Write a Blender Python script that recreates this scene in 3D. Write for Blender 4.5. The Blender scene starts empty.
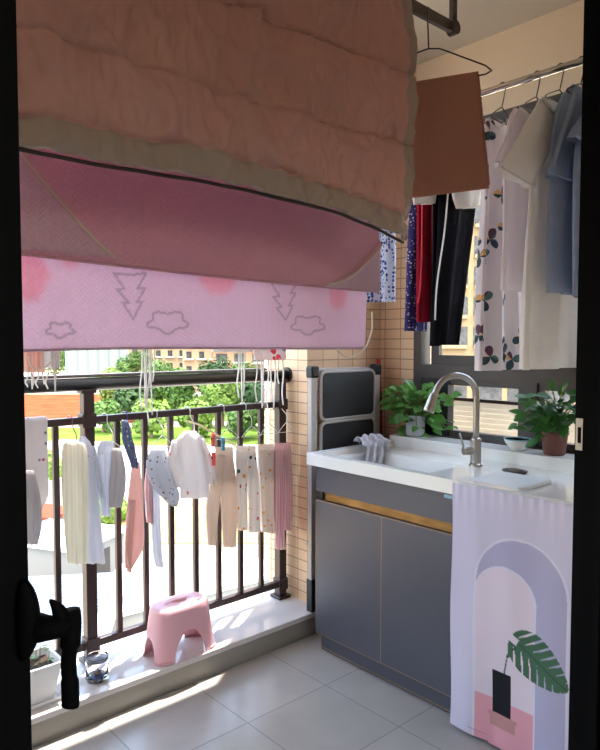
import bpy, bmesh, math, random
import numpy as np
from mathutils import Vector, Matrix, noise

sc = bpy.context.scene
COL = sc.collection
PI = math.pi
random.seed(7)

# ------------------------------------------------------------------ camera
FPX = 655.0
CH = 1.32
PITCH = math.radians(2.9)
AZ = math.radians(48.2)
FH = np.array([math.cos(AZ), math.sin(AZ), 0.0])
RV = np.array([math.sin(AZ), -math.cos(AZ), 0.0])
ZV = np.array([0, 0, 1.0])
FW = FH * math.cos(PITCH) - ZV * math.sin(PITCH)
UP = FH * math.sin(PITCH) + ZV * math.cos(PITCH)
CP = np.array([0.0, 0.0, CH])

cam_d = bpy.data.cameras.new('camera')
cam = bpy.data.objects.new('camera', cam_d)
COL.objects.link(cam)
M = Matrix(((RV[0], UP[0], -FW[0]), (RV[1], UP[1], -FW[1]), (RV[2], UP[2], -FW[2]))).to_4x4()
M.translation = Vector(CP)
cam.matrix_world = M
cam_d.sensor_fit = 'HORIZONTAL'
cam_d.sensor_width = 36
cam_d.lens = FPX / 600 * 36
cam_d.clip_start = 0.02
cam_d.clip_end = 900
sc.camera = cam

# ------------------------------------------------------------------ light
w = bpy.data.worlds.new('sky')
sc.world = w
w.use_nodes = True
nt = w.node_tree
bg = nt.nodes['Background']
sky = nt.nodes.new('ShaderNodeTexSky')
sky.sky_type = 'NISHITA'
sky.sun_disc = False
sky.sun_elevation = math.radians(62)
sky.sun_rotation = math.radians(200)
sky.dust_density = 2.5
sky.air_density = 1.0
tint = nt.nodes.new('ShaderNodeMix'); tint.data_type = 'RGBA'; tint.blend_type = 'MULTIPLY'
tint.inputs['Factor'].default_value = 1.0; tint.inputs['B'].default_value = (1.10, 1.0, 0.86, 1)
nt.links.new(sky.outputs[0], tint.inputs['A'])
nt.links.new(tint.outputs['Result'], bg.inputs[0])
bg.inputs[1].default_value = 0.75
sun_d = bpy.data.lights.new('sun', 'SUN')
sun_d.energy = 5.0
sun_d.angle = math.radians(0.6)
sun_d.color = (1.0, 0.95, 0.87)
sun = bpy.data.objects.new('sun', sun_d)
COL.objects.link(sun)
sun.location = (-2, 6, 12)
sun.rotation_euler = Vector((-0.24, -0.17, -1.0)).to_track_quat('-Z', 'Y').to_euler()

sc.view_settings.view_transform = 'Standard'
sc.view_settings.look = 'None'
sc.view_settings.gamma = 1
sc.view_settings.exposure = 1.45
sc.view_settings.use_curve_mapping = False

# ------------------------------------------------------------------ pixel -> world helpers (measuring on known planes)
def ray(x, y):
    return FW + RV * (x - 300) / FPX - UP * (y - 375) / FPX
def onz(x, y, z):
    d = ray(x, y); return Vector(CP + d * ((z - CH) / d[2]))
def onx(x, y, X):
    d = ray(x, y); return Vector(CP + d * (X / d[0]))
def ony(x, y, Y):
    d = ray(x, y); return Vector(CP + d * (Y / d[1]))
def onpl(x, y, p0, n):
    d = Vector(ray(x, y)); c = Vector(CP); n = Vector(n)
    return c + d * (n.dot(Vector(p0) - c) / n.dot(d))
def far(x, dist, z):
    """a spot on the land outside, in the direction seen at column x"""
    p = dist * (FH + RV * (x - 300) / FPX)
    return Vector((p[0], p[1], z))

# ------------------------------------------------------------------ materials
MATS = {}
def srgb(r, g, b):
    f = lambda c: ((c / 255) / 12.92) if c / 255 <= 0.04045 else (((c / 255) + 0.055) / 1.055) ** 2.4
    return (f(r), f(g), f(b), 1)
def mat(name, col=None, rough=0.6, metal=0.0, bump=0.0, bscale=60, vary=0.0, vscale=6, trans=0.0,
        attr=False, spec=0.5, stretch=(1, 1, 1), coat=0.0, weave=None, glass=0.0):
    if name in MATS: return MATS[name]
    m = bpy.data.materials.new(name); MATS[name] = m
    m.use_nodes = True
    t = m.node_tree; N = t.nodes; L = t.links
    p = N['Principled BSDF']; out = N['Material Output']
    p.inputs['Roughness'].default_value = rough
    p.inputs['Metallic'].default_value = metal
    p.inputs['Specular IOR Level'].default_value = spec
    p.inputs['Coat Weight'].default_value = coat
    p.inputs['Transmission Weight'].default_value = glass
    tc = N.new('ShaderNodeTexCoord'); mp = N.new('ShaderNodeMapping')
    mp.inputs['Scale'].default_value = stretch
    L.new(tc.outputs['Object'], mp.inputs['Vector'])
    csock = None
    if attr:
        a = N.new('ShaderNodeAttribute'); a.attribute_name = 'print'
        csock = a.outputs['Color']
    if col is not None and vary > 0:
        nz = N.new('ShaderNodeTexNoise'); nz.inputs['Scale'].default_value = vscale; nz.inputs['Detail'].default_value = 5
        L.new(mp.outputs[0], nz.inputs['Vector'])
        r = N.new('ShaderNodeValToRGB')
        r.color_ramp.elements[0].position = 0.3; r.color_ramp.elements[1].position = 0.7
        r.color_ramp.elements[0].color = tuple(c * (1 - vary) for c in col[:3]) + (1,)
        r.color_ramp.elements[1].color = tuple(min(1, c * (1 + vary)) for c in col[:3]) + (1,)
        L.new(nz.outputs['Fac'], r.inputs[0]); csock = r.outputs[0]
    if csock is not None: L.new(csock, p.inputs['Base Color'])
    elif col is not None: p.inputs['Base Color'].default_value = col
    nrm = None
    if weave:
        # zigzag quilting: stitched chevrons
        k, per = weave
        sx = N.new('ShaderNodeSeparateXYZ'); L.new(tc.outputs['Object'], sx.inputs[0])
        pp = N.new('ShaderNodeMath'); pp.operation = 'PINGPONG'; L.new(sx.outputs['X'], pp.inputs[0]); pp.inputs[1].default_value = per
        ad = N.new('ShaderNodeMath'); ad.operation = 'ADD'; L.new(sx.outputs['Z'], ad.inputs[0]); L.new(pp.outputs[0], ad.inputs[1])
        ml = N.new('ShaderNodeMath'); ml.operation = 'MULTIPLY'; L.new(ad.outputs[0], ml.inputs[0]); ml.inputs[1].default_value = k
        sn = N.new('ShaderNodeMath'); sn.operation = 'SINE'; L.new(ml.outputs[0], sn.inputs[0])
        ab = N.new('ShaderNodeMath'); ab.operation = 'ABSOLUTE'; L.new(sn.outputs[0], ab.inputs[0])
        b = N.new('ShaderNodeBump'); b.inputs['Strength'].default_value = 0.9; b.inputs['Distance'].default_value = 0.004
        L.new(ab.outputs[0], b.inputs['Height']); nrm = b.outputs[0]
    elif bump > 0:
        nz2 = N.new('ShaderNodeTexNoise'); nz2.inputs['Scale'].default_value = bscale; nz2.inputs['Detail'].default_value = 4
        L.new(mp.outputs[0], nz2.inputs['Vector'])
        b = N.new('ShaderNodeBump'); b.inputs['Strength'].default_value = bump; b.inputs['Distance'].default_value = 0.01
        L.new(nz2.outputs['Fac'], b.inputs['Height']); nrm = b.outputs[0]
    if nrm is not None: L.new(nrm, p.inputs['Normal'])
    if trans > 0:
        tr = N.new('ShaderNodeBsdfTranslucent')
        if csock is not None: L.new(csock, tr.inputs[0])
        else: tr.inputs[0].default_value = col
        mx = N.new('ShaderNodeMixShader'); mx.inputs[0].default_value = trans
        L.new(p.outputs[0], mx.inputs[1]); L.new(tr.outputs[0], mx.inputs[2]); L.new(mx.outputs[0], out.inputs[0])
    return m

def brick_mat(name, col, col2, grout, axes, bw, bh, gm, rough=0.5, shift=(0, 0), offset=0.0, vary=None):
    m = bpy.data.materials.new(name); m.use_nodes = True; MATS[name] = m
    t = m.node_tree; N = t.nodes; L = t.links; p = N['Principled BSDF']
    p.inputs['Roughness'].default_value = rough
    g = N.new('ShaderNodeNewGeometry'); s = N.new('ShaderNodeSeparateXYZ'); L.new(g.outputs['Position'], s.inputs[0])
    c = N.new('ShaderNodeCombineXYZ')
    for i, a in enumerate(axes):
        ad = N.new('ShaderNodeMath'); ad.operation = 'ADD'; ad.inputs[1].default_value = shift[i]
        L.new(s.outputs[a], ad.inputs[0]); L.new(ad.outputs[0], c.inputs[i])
    b = N.new('ShaderNodeTexBrick'); b.offset = offset; b.squash = 1.0
    b.inputs['Color1'].default_value = col; b.inputs['Color2'].default_value = col2; b.inputs['Mortar'].default_value = grout
    b.inputs['Scale'].default_value = 1.0; b.inputs['Mortar Size'].default_value = gm; b.inputs['Mortar Smooth'].default_value = 0.1
    b.inputs['Brick Width'].default_value = bw; b.inputs['Row Height'].default_value = bh; b.inputs['Bias'].default_value = 0.0
    L.new(c.outputs[0], b.inputs['Vector'])
    if vary:
        nz = N.new('ShaderNodeTexNoise'); nz.inputs['Scale'].default_value = vary[0]; nz.inputs['Detail'].default_value = 7
        nz.inputs['Distortion'].default_value = 0.8
        L.new(g.outputs['Position'], nz.inputs['Vector'])
        r = N.new('ShaderNodeMapRange'); r.inputs[1].default_value = 0.3; r.inputs[2].default_value = 0.7
        r.inputs[3].default_value = 1 - vary[1]; r.inputs[4].default_value = 1 + vary[1]
        L.new(nz.outputs['Fac'], r.inputs[0])
        mx = N.new('ShaderNodeVectorMath'); mx.operation = 'SCALE'
        L.new(b.outputs['Color'], mx.inputs[0]); L.new(r.outputs[0], mx.inputs['Scale']); L.new(mx.outputs[0], p.inputs['Base Color'])
    else:
        L.new(b.outputs['Color'], p.inputs['Base Color'])
    bp = N.new('ShaderNodeBump'); bp.invert = True; bp.inputs['Strength'].default_value = 0.4; bp.inputs['Distance'].default_value = 0.003
    L.new(b.outputs['Fac'], bp.inputs['Height']); L.new(bp.outputs[0], p.inputs['Normal'])
    return m

def spots_mat(name, base, cols, scale=28, size=0.25, trans=0.35, stripes=None, rough=0.9):
    """fabric with scattered printed motifs"""
    m = bpy.data.materials.new(name); m.use_nodes = True; MATS[name] = m
    t = m.node_tree; N = t.nodes; L = t.links; p = N['Principled BSDF']; out = N['Material Output']
    p.inputs['Roughness'].default_value = rough; p.inputs['Specular IOR Level'].default_value = 0.1
    tc = N.new('ShaderNodeTexCoord')
    v = N.new('ShaderNodeTexVoronoi'); v.inputs['Scale'].default_value = scale; v.inputs['Randomness'].default_value = 0.75
    nz = N.new('ShaderNodeTexNoise'); nz.inputs['Scale'].default_value = scale * 3
    L.new(tc.outputs['Object'], nz.inputs['Vector'])
    mxv = N.new('ShaderNodeVectorMath'); mxv.operation = 'MULTIPLY_ADD'
    mxv.inputs[1].default_value = (0.25 / scale,) * 3
    L.new(nz.outputs['Color'], mxv.inputs[0]); L.new(tc.outputs['Object'], mxv.inputs[2])
    L.new(mxv.outputs[0], v.inputs['Vector'])
    lt = N.new('ShaderNodeMath'); lt.operation = 'LESS_THAN'; lt.inputs[1].default_value = size
    L.new(v.outputs['Distance'], lt.inputs[0])
    sp = N.new('ShaderNodeSeparateColor'); L.new(v.outputs['Color'], sp.inputs[0])
    r = N.new('ShaderNodeValToRGB'); r.color_ramp.interpolation = 'CONSTANT'
    e = r.color_ramp.elements
    while len(e) > 1: e.remove(e[-1])
    e[0].position = 0; e[0].color = cols[0]
    for i, c in enumerate(cols[1:]):
        q = e.new((i + 1) / len(cols)); q.color = c
    L.new(sp.outputs[0], r.inputs[0])
    mx = N.new('ShaderNodeMix'); mx.data_type = 'RGBA'
    mx.inputs['A'].default_value = base
    L.new(lt.outputs[0], mx.inputs['Factor']); L.new(r.outputs[0], mx.inputs['B'])
    cs = mx.outputs['Result']
    if stripes:
        wv = N.new('ShaderNodeTexWave'); wv.bands_direction = 'X'; wv.inputs['Scale'].default_value = stripes[0]
        L.new(tc.outputs['Object'], wv.inputs['Vector'])
        m2 = N.new('ShaderNodeMix'); m2.data_type = 'RGBA'; m2.inputs['B'].default_value = stripes[1]
        gt = N.new('ShaderNodeMath'); gt.operation = 'GREATER_THAN'; gt.inputs[1].default_value = 0.6
        L.new(wv.outputs['Fac'], gt.inputs[0]); L.new(gt.outputs[0], m2.inputs['Factor']); L.new(cs, m2.inputs['A']); cs = m2.outputs['Result']
    L.new(cs, p.inputs['Base Color'])
    tr = N.new('ShaderNodeBsdfTranslucent'); L.new(cs, tr.inputs[0])
    ms = N.new('ShaderNodeMixShader'); ms.inputs[0].default_value = trans
    L.new(p.outputs[0], ms.inputs[1]); L.new(tr.outputs[0], ms.inputs[2]); L.new(ms.outputs[0], out.inputs[0])
    return m

m_black = mat('black_alu', (0.003, 0.003, 0.0033, 1), 0.7, spec=0.06)
m_rail = mat('brown_alu', srgb(56, 40, 38), 0.4, spec=0.4)
m_railtop = mat('dark_green_black', srgb(22, 21, 21), 0.35)
m_railcap = mat('grey_cap_strip', srgb(96, 92, 90), 0.35)
m_frame = mat('bronze_frame', srgb(62, 52, 49), 0.45)
m_framed = mat('frame_gasket', srgb(22, 20, 20), 0.6)
m_plaster = mat('cream_plaster', srgb(222, 204, 182), 0.9, bump=0.05, bscale=120)
m_ceil = mat('ceiling_paint', srgb(214, 206, 190), 0.95)
m_room = mat('room_paint', srgb(214, 204, 190), 0.9)
m_gold = mat('brass_trim', srgb(150, 126, 104), 0.4, 0.5)
m_door = mat('charcoal_laminate', srgb(78, 80, 90), 0.38, vary=0.04, vscale=3)
m_quartz = mat('white_quartz', srgb(236, 236, 230), 0.14, coat=0.2)
m_quartzd = mat('quartz_deck', srgb(216, 217, 212), 0.1)
m_ceramic = mat('white_ceramic', srgb(236, 235, 230), 0.15)
m_steel = mat('brushed_steel', srgb(176, 172, 165), 0.28, 1.0)
m_chrome = mat('chrome', srgb(200, 196, 190), 0.12, 1.0)
m_wire = mat('dark_wire', srgb(74, 64, 60), 0.4, 0.6)
m_white = mat('white_plastic', srgb(232, 230, 226), 0.4)
m_whitem = mat('white_metal_paint', srgb(176, 170, 164), 0.35)
m_blackp = mat('black_plastic', srgb(24, 24, 26), 0.55, bump=0.1, bscale=300)
m_red = mat('red_fabric_pole', srgb(128, 20, 36), 0.6)
m_pink = mat('pink_plastic', srgb(240, 186, 194), 0.32, trans=0.12)
m_leaf = mat('pothos_leaf', srgb(86, 142, 60), 0.4, vary=0.35, vscale=9, trans=0.2)
m_leafd = mat('dark_leaf', srgb(58, 112, 46), 0.4, vary=0.35, vscale=9, trans=0.2)
m_soil = mat('soil', srgb(60, 45, 32), 0.95, bump=0.6, bscale=80)
m_brown = mat('brown_pot', srgb(112, 68, 58), 0.55)
m_comf = mat('comforter_fabric', srgb(190, 146, 142), 0.5, bump=0.35, bscale=22, vary=0.05, vscale=5, trans=0.10, spec=0.35)
m_band = mat('comforter_band', srgb(158, 142, 134), 0.6, bump=0.2, bscale=30, trans=0.08)
m_pad = mat('quilted_pad', None, 0.9, attr=True, weave=(230, 0.0135), trans=0.5, spec=0.1)
m_towel = mat('brown_towel', srgb(204, 150, 128), 0.95, bump=0.8, bscale=260, trans=0.12, spec=0.05)
m_curtain = mat('printed_curtain', None, 0.85, attr=True, trans=0.1, spec=0.1)
m_strap = mat('white_elastic', srgb(226, 214, 200), 0.9, trans=0.4)
m_rag = mat('grey_rag', srgb(196, 194, 198), 0.95, vary=0.18, vscale=60, bump=0.5, bscale=120)
m_ribbon = mat('white_ribbon', srgb(240, 236, 230), 0.9, trans=0.4)

# ------------------------------------------------------------------ object helpers
def origin_of(o):
    v = Vector((0, 0, 0))
    while o: v += o.location; o = o.parent
    return v
def obj(name, bm, m, parent=None, smooth=False, tagv=None, solid=0.0, bevel=0.0, weld=False):
    me = bpy.data.meshes.new(name)
    if weld: bmesh.ops.remove_doubles(bm, verts=bm.verts, dist=1e-5)
    if not isinstance(bm, bmesh.types.BMesh): raise TypeError
    bb = [v.co for v in bm.verts]
    if parent is None:
        o0 = Vector(((min(v.x for v in bb) + max(v.x for v in bb)) / 2, (min(v.y for v in bb) + max(v.y for v in bb)) / 2, min(v.z for v in bb)))
    else:
        o0 = origin_of(parent)
    for v in bm.verts: v.co -= o0
    bm.to_mesh(me); bm.free()
    if isinstance(m, (list, tuple)):
        for q in m: me.materials.append(q)
    else: me.materials.append(m)
    if smooth:
        me.polygons.foreach_set('use_smooth', [True] * len(me.polygons))
    o = bpy.data.objects.new(name, me); COL.objects.link(o)
    if parent is None: o.location = o0
    else: o.parent = parent
    if bevel:
        b = o.modifiers.new('bevel', 'BEVEL'); b.width = bevel; b.segments = 2; b.limit_method = 'ANGLE'; b.angle_limit = 0.7
    if solid:
        s = o.modifiers.new('solid', 'SOLIDIFY'); s.thickness = solid; s.offset = 0
    if tagv: tag(o, *tagv)
    return o
def tag(o, label, cat, group=None):
    o['label'] = label; o['category'] = cat
    if group: o['group'] = group
def thing(name, label, cat, loc=(0, 0, 0), group=None):
    o = bpy.data.objects.new(name, None); COL.objects.link(o); o.location = loc
    o.empty_display_size = 0.05
    tag(o, label, cat, group); return o
def struct(name, bm, m, **k):
    o = obj(name, bm, m, **k)
    if not k.get('parent'): o['kind'] = 'structure'
    return o
def dup(root, loc, label=None, group=None):
    def cp(o, par):
        c = o.copy(); COL.objects.link(c); c.parent = par
        for ch in [x for x in bpy.data.objects if x.parent == o]: cp(ch, c)
        return c
    r = cp(root, None); r.location = loc
    if label: r['label'] = label
    if group: r['group'] = group
    return r

def nb(): return bmesh.new()
def box(bm, x0, x1, y0, y1, z0, z1):
    vs = [bm.verts.new((x, y, z)) for x in (x0, x1) for y in (y0, y1) for z in (z0, z1)]
    for f in ((0, 1, 3, 2), (4, 6, 7, 5), (0, 4, 5, 1), (2, 3, 7, 6), (0, 2, 6, 4), (1, 5, 7, 3)):
        bm.faces.new([vs[i] for i in f])
    return bm
def bxo(name, m, x0, x1, y0, y1, z0, z1, parent=None, **k):
    return obj(name, box(nb(), x0, x1, y0, y1, z0, z1), m, parent, **k)
def frame_of(d, ref=Vector((0, 0, 1))):
    d = d.normalized()
    if abs(d.dot(ref)) > 0.95: ref = Vector((1, 0, 0))
    u = d.cross(ref).normalized(); v = u.cross(d).normalized()
    return u, v
def catmull(pts, n):
    P = [Vector(p) for p in pts]; P = [P[0] * 2 - P[1]] + P + [P[-1] * 2 - P[-2]]
    out = []
    for i in range(1, len(P) - 2):
        for j in range(n):
            t = j / n
            a, b, c, d = P[i - 1], P[i], P[i + 1], P[i + 2]
            out.append(0.5 * ((2 * b) + (c - a) * t + (2 * a - 5 * b + 4 * c - d) * t * t + (3 * b - a - 3 * c + d) * t ** 3))
    out.append(P[-2]); return out
def tube(bm, pts, r, n=8, smooth_n=0, caps=True, closed=False, flat=1.0, ref=Vector((0, 0, 1))):
    pts = [Vector(p) for p in pts]
    if smooth_n: pts = catmull(pts, smooth_n)
    m = len(pts); rings = []
    rr = r if callable(r) else (lambda t: r)
    pu = None
    for i, p in enumerate(pts):
        if closed: d = pts[(i + 1) % m] - pts[i - 1]
        else: d = pts[min(i + 1, m - 1)] - pts[max(i - 1, 0)]
        if d.length < 1e-9: d = Vector((0, 0, 1))
        d.normalize()
        if pu is None: u, v = frame_of(d, ref)
        else:
            u = (pu - d * pu.dot(d)); u.normalize(); v = u.cross(d)
        pu = u
        q = rr(i / max(1, m - 1))
        rings.append([bm.verts.new(p + u * (q * math.cos(2 * PI * k / n)) + v * (q * flat * math.sin(2 * PI * k / n))) for k in range(n)])
    for i in range(m if closed else m - 1):
        a, b = rings[i], rings[(i + 1) % m]
        for k in range(n): bm.faces.new((a[k], a[(k + 1) % n], b[(k + 1) % n], b[k]))
    if caps and not closed:
        bm.faces.new(rings[0][::-1]); bm.faces.new(rings[-1])
    return bm
def lathe(bm, cx, cy, prof, n=28, sq=0.0, rx=1.0, ry=1.0, rot=0.0):
    rings = []
    for (r, z) in prof:
        rg = []
        for k in range(n):
            t = 2 * PI * k / n
            c, s = math.cos(t), math.sin(t)
            if sq: 
                e = 1 - sq
                c = math.copysign(abs(c) ** e, c); s = math.copysign(abs(s) ** e, s)
            x, y = c * r * rx, s * r * ry
            rg.append(bm.verts.new((cx + x * math.cos(rot) - y * math.sin(rot), cy + x * math.sin(rot) + y * math.cos(rot), z)))
        rings.append(rg)
    for a, b in zip(rings, rings[1:]):
        for k in range(n): bm.faces.new((a[k], a[(k + 1) % n], b[(k + 1) % n], b[k]))
    if prof[0][0] > 1e-6: bm.faces.new(rings[0][::-1])
    if prof[-1][0] > 1e-6: bm.faces.new(rings[-1])
    return bm
def drape(bm, rows, th, nrm, N=26, step=5, amp=0.0, freq=3.0, ph=0.0, cap_top=True, cap_bot=False, grow=1.0):
    """cloth tube hanging in a plane; rows = list of (left, right) points from top to bottom"""
    nrm = Vector(nrm).normalized()
    Ls = catmull([a for a, b in rows], step) if len(rows) > 2 else [Vector(rows[0][0]).lerp(Vector(rows[1][0]), i / step) for i in range(step + 1)]
    Rs = catmull([b for a, b in rows], step) if len(rows) > 2 else [Vector(rows[0][1]).lerp(Vector(rows[1][1]), i / step) for i in range(step + 1)]
    rings = []; m = len(Ls)
    for i, (a, b) in enumerate(zip(Ls, Rs)):
        t = i / (m - 1); c = (a + b) / 2; u = (b - a) / 2
        tt = th * (0.35 + 0.65 * min(1, t * 4)) * (1 + (grow - 1) * t)
        A = amp * min(1, t * 3) * (0.6 + 0.4 * t)
        rg = []
        for k in range(N):
            s = 2 * PI * k / N
            x = math.cos(s); y = math.sin(s)
            y = math.copysign(abs(y) ** 0.7, y)
            f = A * math.sin(freq * x * PI + ph + 0.8 * t) + 0.45 * A * math.sin(freq * 2.3 * x * PI + ph * 2 + 2.5 * t)
            wob = 0.15 * A * math.sin(9 * t + ph + k)
            rg.append(bm.verts.new(c + u * x + nrm * (tt * y + f + wob)))
        rings.append(rg)
    for a, b in zip(rings, rings[1:]):
        for k in range(N): bm.faces.new((a[k], a[(k + 1) % N], b[(k + 1) % N], b[k]))
    if cap_top: bm.faces.new(rings[0][::-1])
    if cap_bot: bm.faces.new(rings[-1])
    return bm
def rows_y(Y, rows): return [(ony(xl, y, Y), ony(xr, y, Y)) for (y, xl, xr) in rows]
def grid(bm, P, nu, nv, paint=None, close_u=False):
    """P(u,v) -> (x,y,z) on a grid; paint(u,v,pos)->rgb"""
    layer = bm.loops.layers.float_color.new('print') if paint else None
    V = [[bm.verts.new(P(i / (nu - 1), j / (nv - 1))) for i in range(nu)] for j in range(nv)]
    Cc = None
    if paint: Cc = [[paint(i / (nu - 1), j / (nv - 1), V[j][i].co) for i in range(nu)] for j in range(nv)]
    for j in range(nv - 1):
        for i in range(nu - 1):
            f = bm.faces.new((V[j][i], V[j][i + 1], V[j + 1][i + 1], V[j + 1][i]))
            if paint:
                for lp, (a, b) in zip(f.loops, ((j, i), (j, i + 1), (j + 1, i + 1), (j + 1, i))):
                    c = Cc[a][b]; lp[layer] = (c[0], c[1], c[2], 1)
    return bm
def n3(x, y, z=0.0): return noise.noise(Vector((x, y, z)))

# ================================================================== STRUCTURE
XW, YP, XP0 = 2.53, 2.22, 2.03
CZ = 2.63
m_floor = brick_mat('grey_floor_tile', srgb(170, 166, 160), srgb(165, 161, 155), srgb(138, 135, 131), (0, 1), 0.375, 0.364, 0.0022, 0.22,
                    shift=(-1.336 + 3.75, -1.767 + 3.64), vary=(3.2, 0.07))
struct('floor', box(nb(), -1.3, 2.68, 0.62, 2.12, -0.1, 0), m_floor)
struct('floor_inner_room', box(nb(), -1.6, 2.4, -2.2, 0.62, -0.1, 0.0), mat('dark_wood_floor', srgb(70, 52, 40), 0.5))
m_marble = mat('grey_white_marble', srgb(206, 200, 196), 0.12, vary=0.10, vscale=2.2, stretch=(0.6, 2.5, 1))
m_curb = mat('shaded_marble_riser', srgb(150, 144, 134), 0.35, vary=0.16, vscale=3.0, stretch=(0.7, 1, 4))  # same marble as the curb top, its shade painted in as darker colour
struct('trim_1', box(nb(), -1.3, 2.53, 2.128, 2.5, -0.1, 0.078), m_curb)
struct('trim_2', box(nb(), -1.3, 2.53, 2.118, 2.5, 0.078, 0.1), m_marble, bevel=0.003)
struct('ceiling', box(nb(), -1.3, 2.96, 0.58, 2.50, CZ, CZ + 0.12), m_ceil)  # runs past the window wall: unseen overhang added to block the sun
m_tile_front = brick_mat('wall_tile_front', srgb(226, 192, 156), srgb(216, 182, 146), srgb(160, 128, 106), (0, 2), 0.100, 0.0495, 0.0022, 0.5, shift=(-2.03 + 5.0, 0.0025))
m_tile_side = brick_mat('wall_tile_side', srgb(226, 192, 156), srgb(216, 182, 146), srgb(150, 116, 96), (1, 2), 0.100, 0.0495, 0.0022, 0.5, shift=(-2.185 + 5.0, 0.0025))
def wall_multi(name, boxes, mats_fn):
    bm = nb()
    for b in boxes: box(bm, *b)
    o = struct(name, bm, mats_fn[0])
    for mm in mats_fn[1:]: o.data.materials.append(mm)
    for p in o.data.polygons:
        if abs(p.normal.x) > 0.5 and len(mats_fn) > 1: p.material_index = 1
    return o
wall_multi('wall_back', [(XP0, XW + 0.001, YP, 2.50, 0.1, CZ)], [m_tile_front, m_tile_side])
# window wall: tiled beside the window, plaster above and below
WY1, WY0, WZ0, WZ1 = 2.0, 0.80, 0.86, 2.30
struct('wall_window_tile', box(nb(), XW, 2.68, WY1, 2.50, 0, CZ), m_tile_side)
bm = nb()
box(bm, XW, 2.68, 0.58, WY1, WZ1, CZ)
box(bm, XW, 2.68, 0.58, WY1, 0, WZ0)
box(bm, XW, 2.68, 0.58, WY0, WZ0, WZ1)
struct('wall_window', bm, m_plaster)
# wall between room and balcony, with the sliding door opening
JX = 1.412
m_out = m_plaster
bm = nb()
box(bm, JX + 0.06, 2.68, 0.56, 0.665, 0, CZ)
box(bm, -1.3, JX + 0.06, 0.56, 0.665, 2.35, CZ)
box(bm, -1.3, -0.80, 0.56, 0.665, 0, 2.35)
struct('wall_door', bm, m_out)
struct('wall_left', box(nb(), -1.42, -1.3, 0.58, 2.5, 0, CZ), m_plaster)
bm = nb(); box(bm, -1.7, -1.6, -2.2, 0.6, 0, CZ); struct('wall_room_left', bm, m_room)
bm = nb(); box(bm, 2.4, 2.5, -2.2, 0.56, 0, CZ); struct('wall_room_right', bm, m_room)
bm = nb()
wa, wb_, wc, wd = -0.35, 1.05, 0.95, 2.25  # opening cut for the added window
box(bm, -1.7, wa, -2.3, -2.2, 0, CZ); box(bm, wb_, 2.5, -2.3, -2.2, 0, CZ); box(bm, wa, wb_, -2.3, -2.2, 0, wc); box(bm, wa, wb_, -2.3, -2.2, wd, CZ)
struct('wall_room_back', bm, m_room)
bm = nb()
box(bm, wa, wb_, -2.28, -2.22, wc, wc + .05); box(bm, wa, wb_, -2.28, -2.22, wd - .05, wd)
for x in (wa, (wa + wb_) / 2 - .025, wb_ - .05): box(bm, x, x + 0.05, -2.28, -2.22, wc + .05, wd - .05)
struct('added_window', bm, m_frame)  # unseen window added behind the camera to brighten the comforter's room side
struct('ceiling_inner_room', box(nb(), -1.7, 2.5, -2.3, 0.58, CZ, CZ + 0.1), m_room)
# black aluminium door frame (jamb right, head)
bm = nb()
box(bm, JX, JX + 0.06, 0.545, 0.668, 0.0, 2.35)
box(bm, JX - 0.016, JX, 0.60, 0.615, 0.0, 2.35)
box(bm, JX - 0.016, JX, 0.560, 0.572, 0.0, 2.35)
box(bm, -0.8, JX, 0.545, 0.668, 2.31, 2.35)
box(bm, -0.80, -0.76, 0.545, 0.668, 0.0, 2.31)
dfr = struct('door_1', bm, m_black)
bm = nb(); box(bm, JX - 0.002, JX - 0.0004, 0.650, 0.6655, 1.082, 1.152)
sp_ = obj('strike_plate', bm, m_steel, dfr); sp_['label'] = 'bright steel strike plate'
bm = nb(); box(bm, JX - 0.0026, JX - 0.0022, 0.653, 0.6605, 1.098, 1.133); obj('latch_hole', bm, m_black, sp_)
# sliding leaf on the left with lever handle
LX = 0.192
leaf = thing('sliding_door', 'black sliding door leaf at the edge of the doorway, its lever handle silhouetted', 'door', (-0.3, 0.58, 0.0))
bm = nb()
box(bm, LX - 0.07, LX, 0.56, 0.60, 0.012, 2.30); box(bm, -0.76, -0.69, 0.56, 0.60, 0.012, 2.30)
box(bm, -0.69, LX - 0.07, 0.56, 0.60, 0.012, 0.10); box(bm, -0.69, LX - 0.07, 0.56, 0.60, 2.22, 2.30)
obj('leaf_frame', bm, m_black, leaf)
bm = nb(); box(bm, -0.695, LX - 0.065, 0.576, 0.584, 0.095, 2.225)
obj('door_panel', bm, mat('dark_tinted_panel', (0.003, 0.003, 0.0033, 1), 0.7, spec=0.06), leaf)
# lever handle
def hp(x, y): return ony(x, y, 0.54)
hd = obj('lever_handle', tube(nb(), [ony(38, 628, 0.553), ony(46, 628, 0.545), ony(58, 627, 0.54), hp(70, 622)],
                              lambda t: 0.0125 - 0.005 * t, 12, 4), m_black, leaf, smooth=True)
bm = nb()
tube(bm, [hp(70, 611), hp(71, 622), hp(70, 645), hp(68.5, 664), hp(70, 685), hp(70.5, 702), hp(70, 706)],
     lambda t: 0.0088 if t < 0.35 else (0.0066 if t < 0.62 else 0.0075), 12, 5)
obj('lever_grip', bm, m_black, hd, smooth=True)
bm = nb()
tube(bm, [hp(62, 618), hp(58, 609), hp(54, 604), hp(50, 600)], lambda t: 0.0062 * (1 - t) + 0.0013, 10, 4)
obj('latch_turn', bm, m_black, leaf, smooth=True)
bm = nb(); tube(bm, [ony(24, 580, 0.556), ony(27, 596, 0.553), ony(29, 620, 0.552), ony(27, 645, 0.553), ony(24, 660, 0.556)], lambda t: 0.003 + 0.0062 * math.sin(PI * t), 10, 5)
obj('handle_rose', bm, m_black, leaf, smooth=True)

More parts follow.
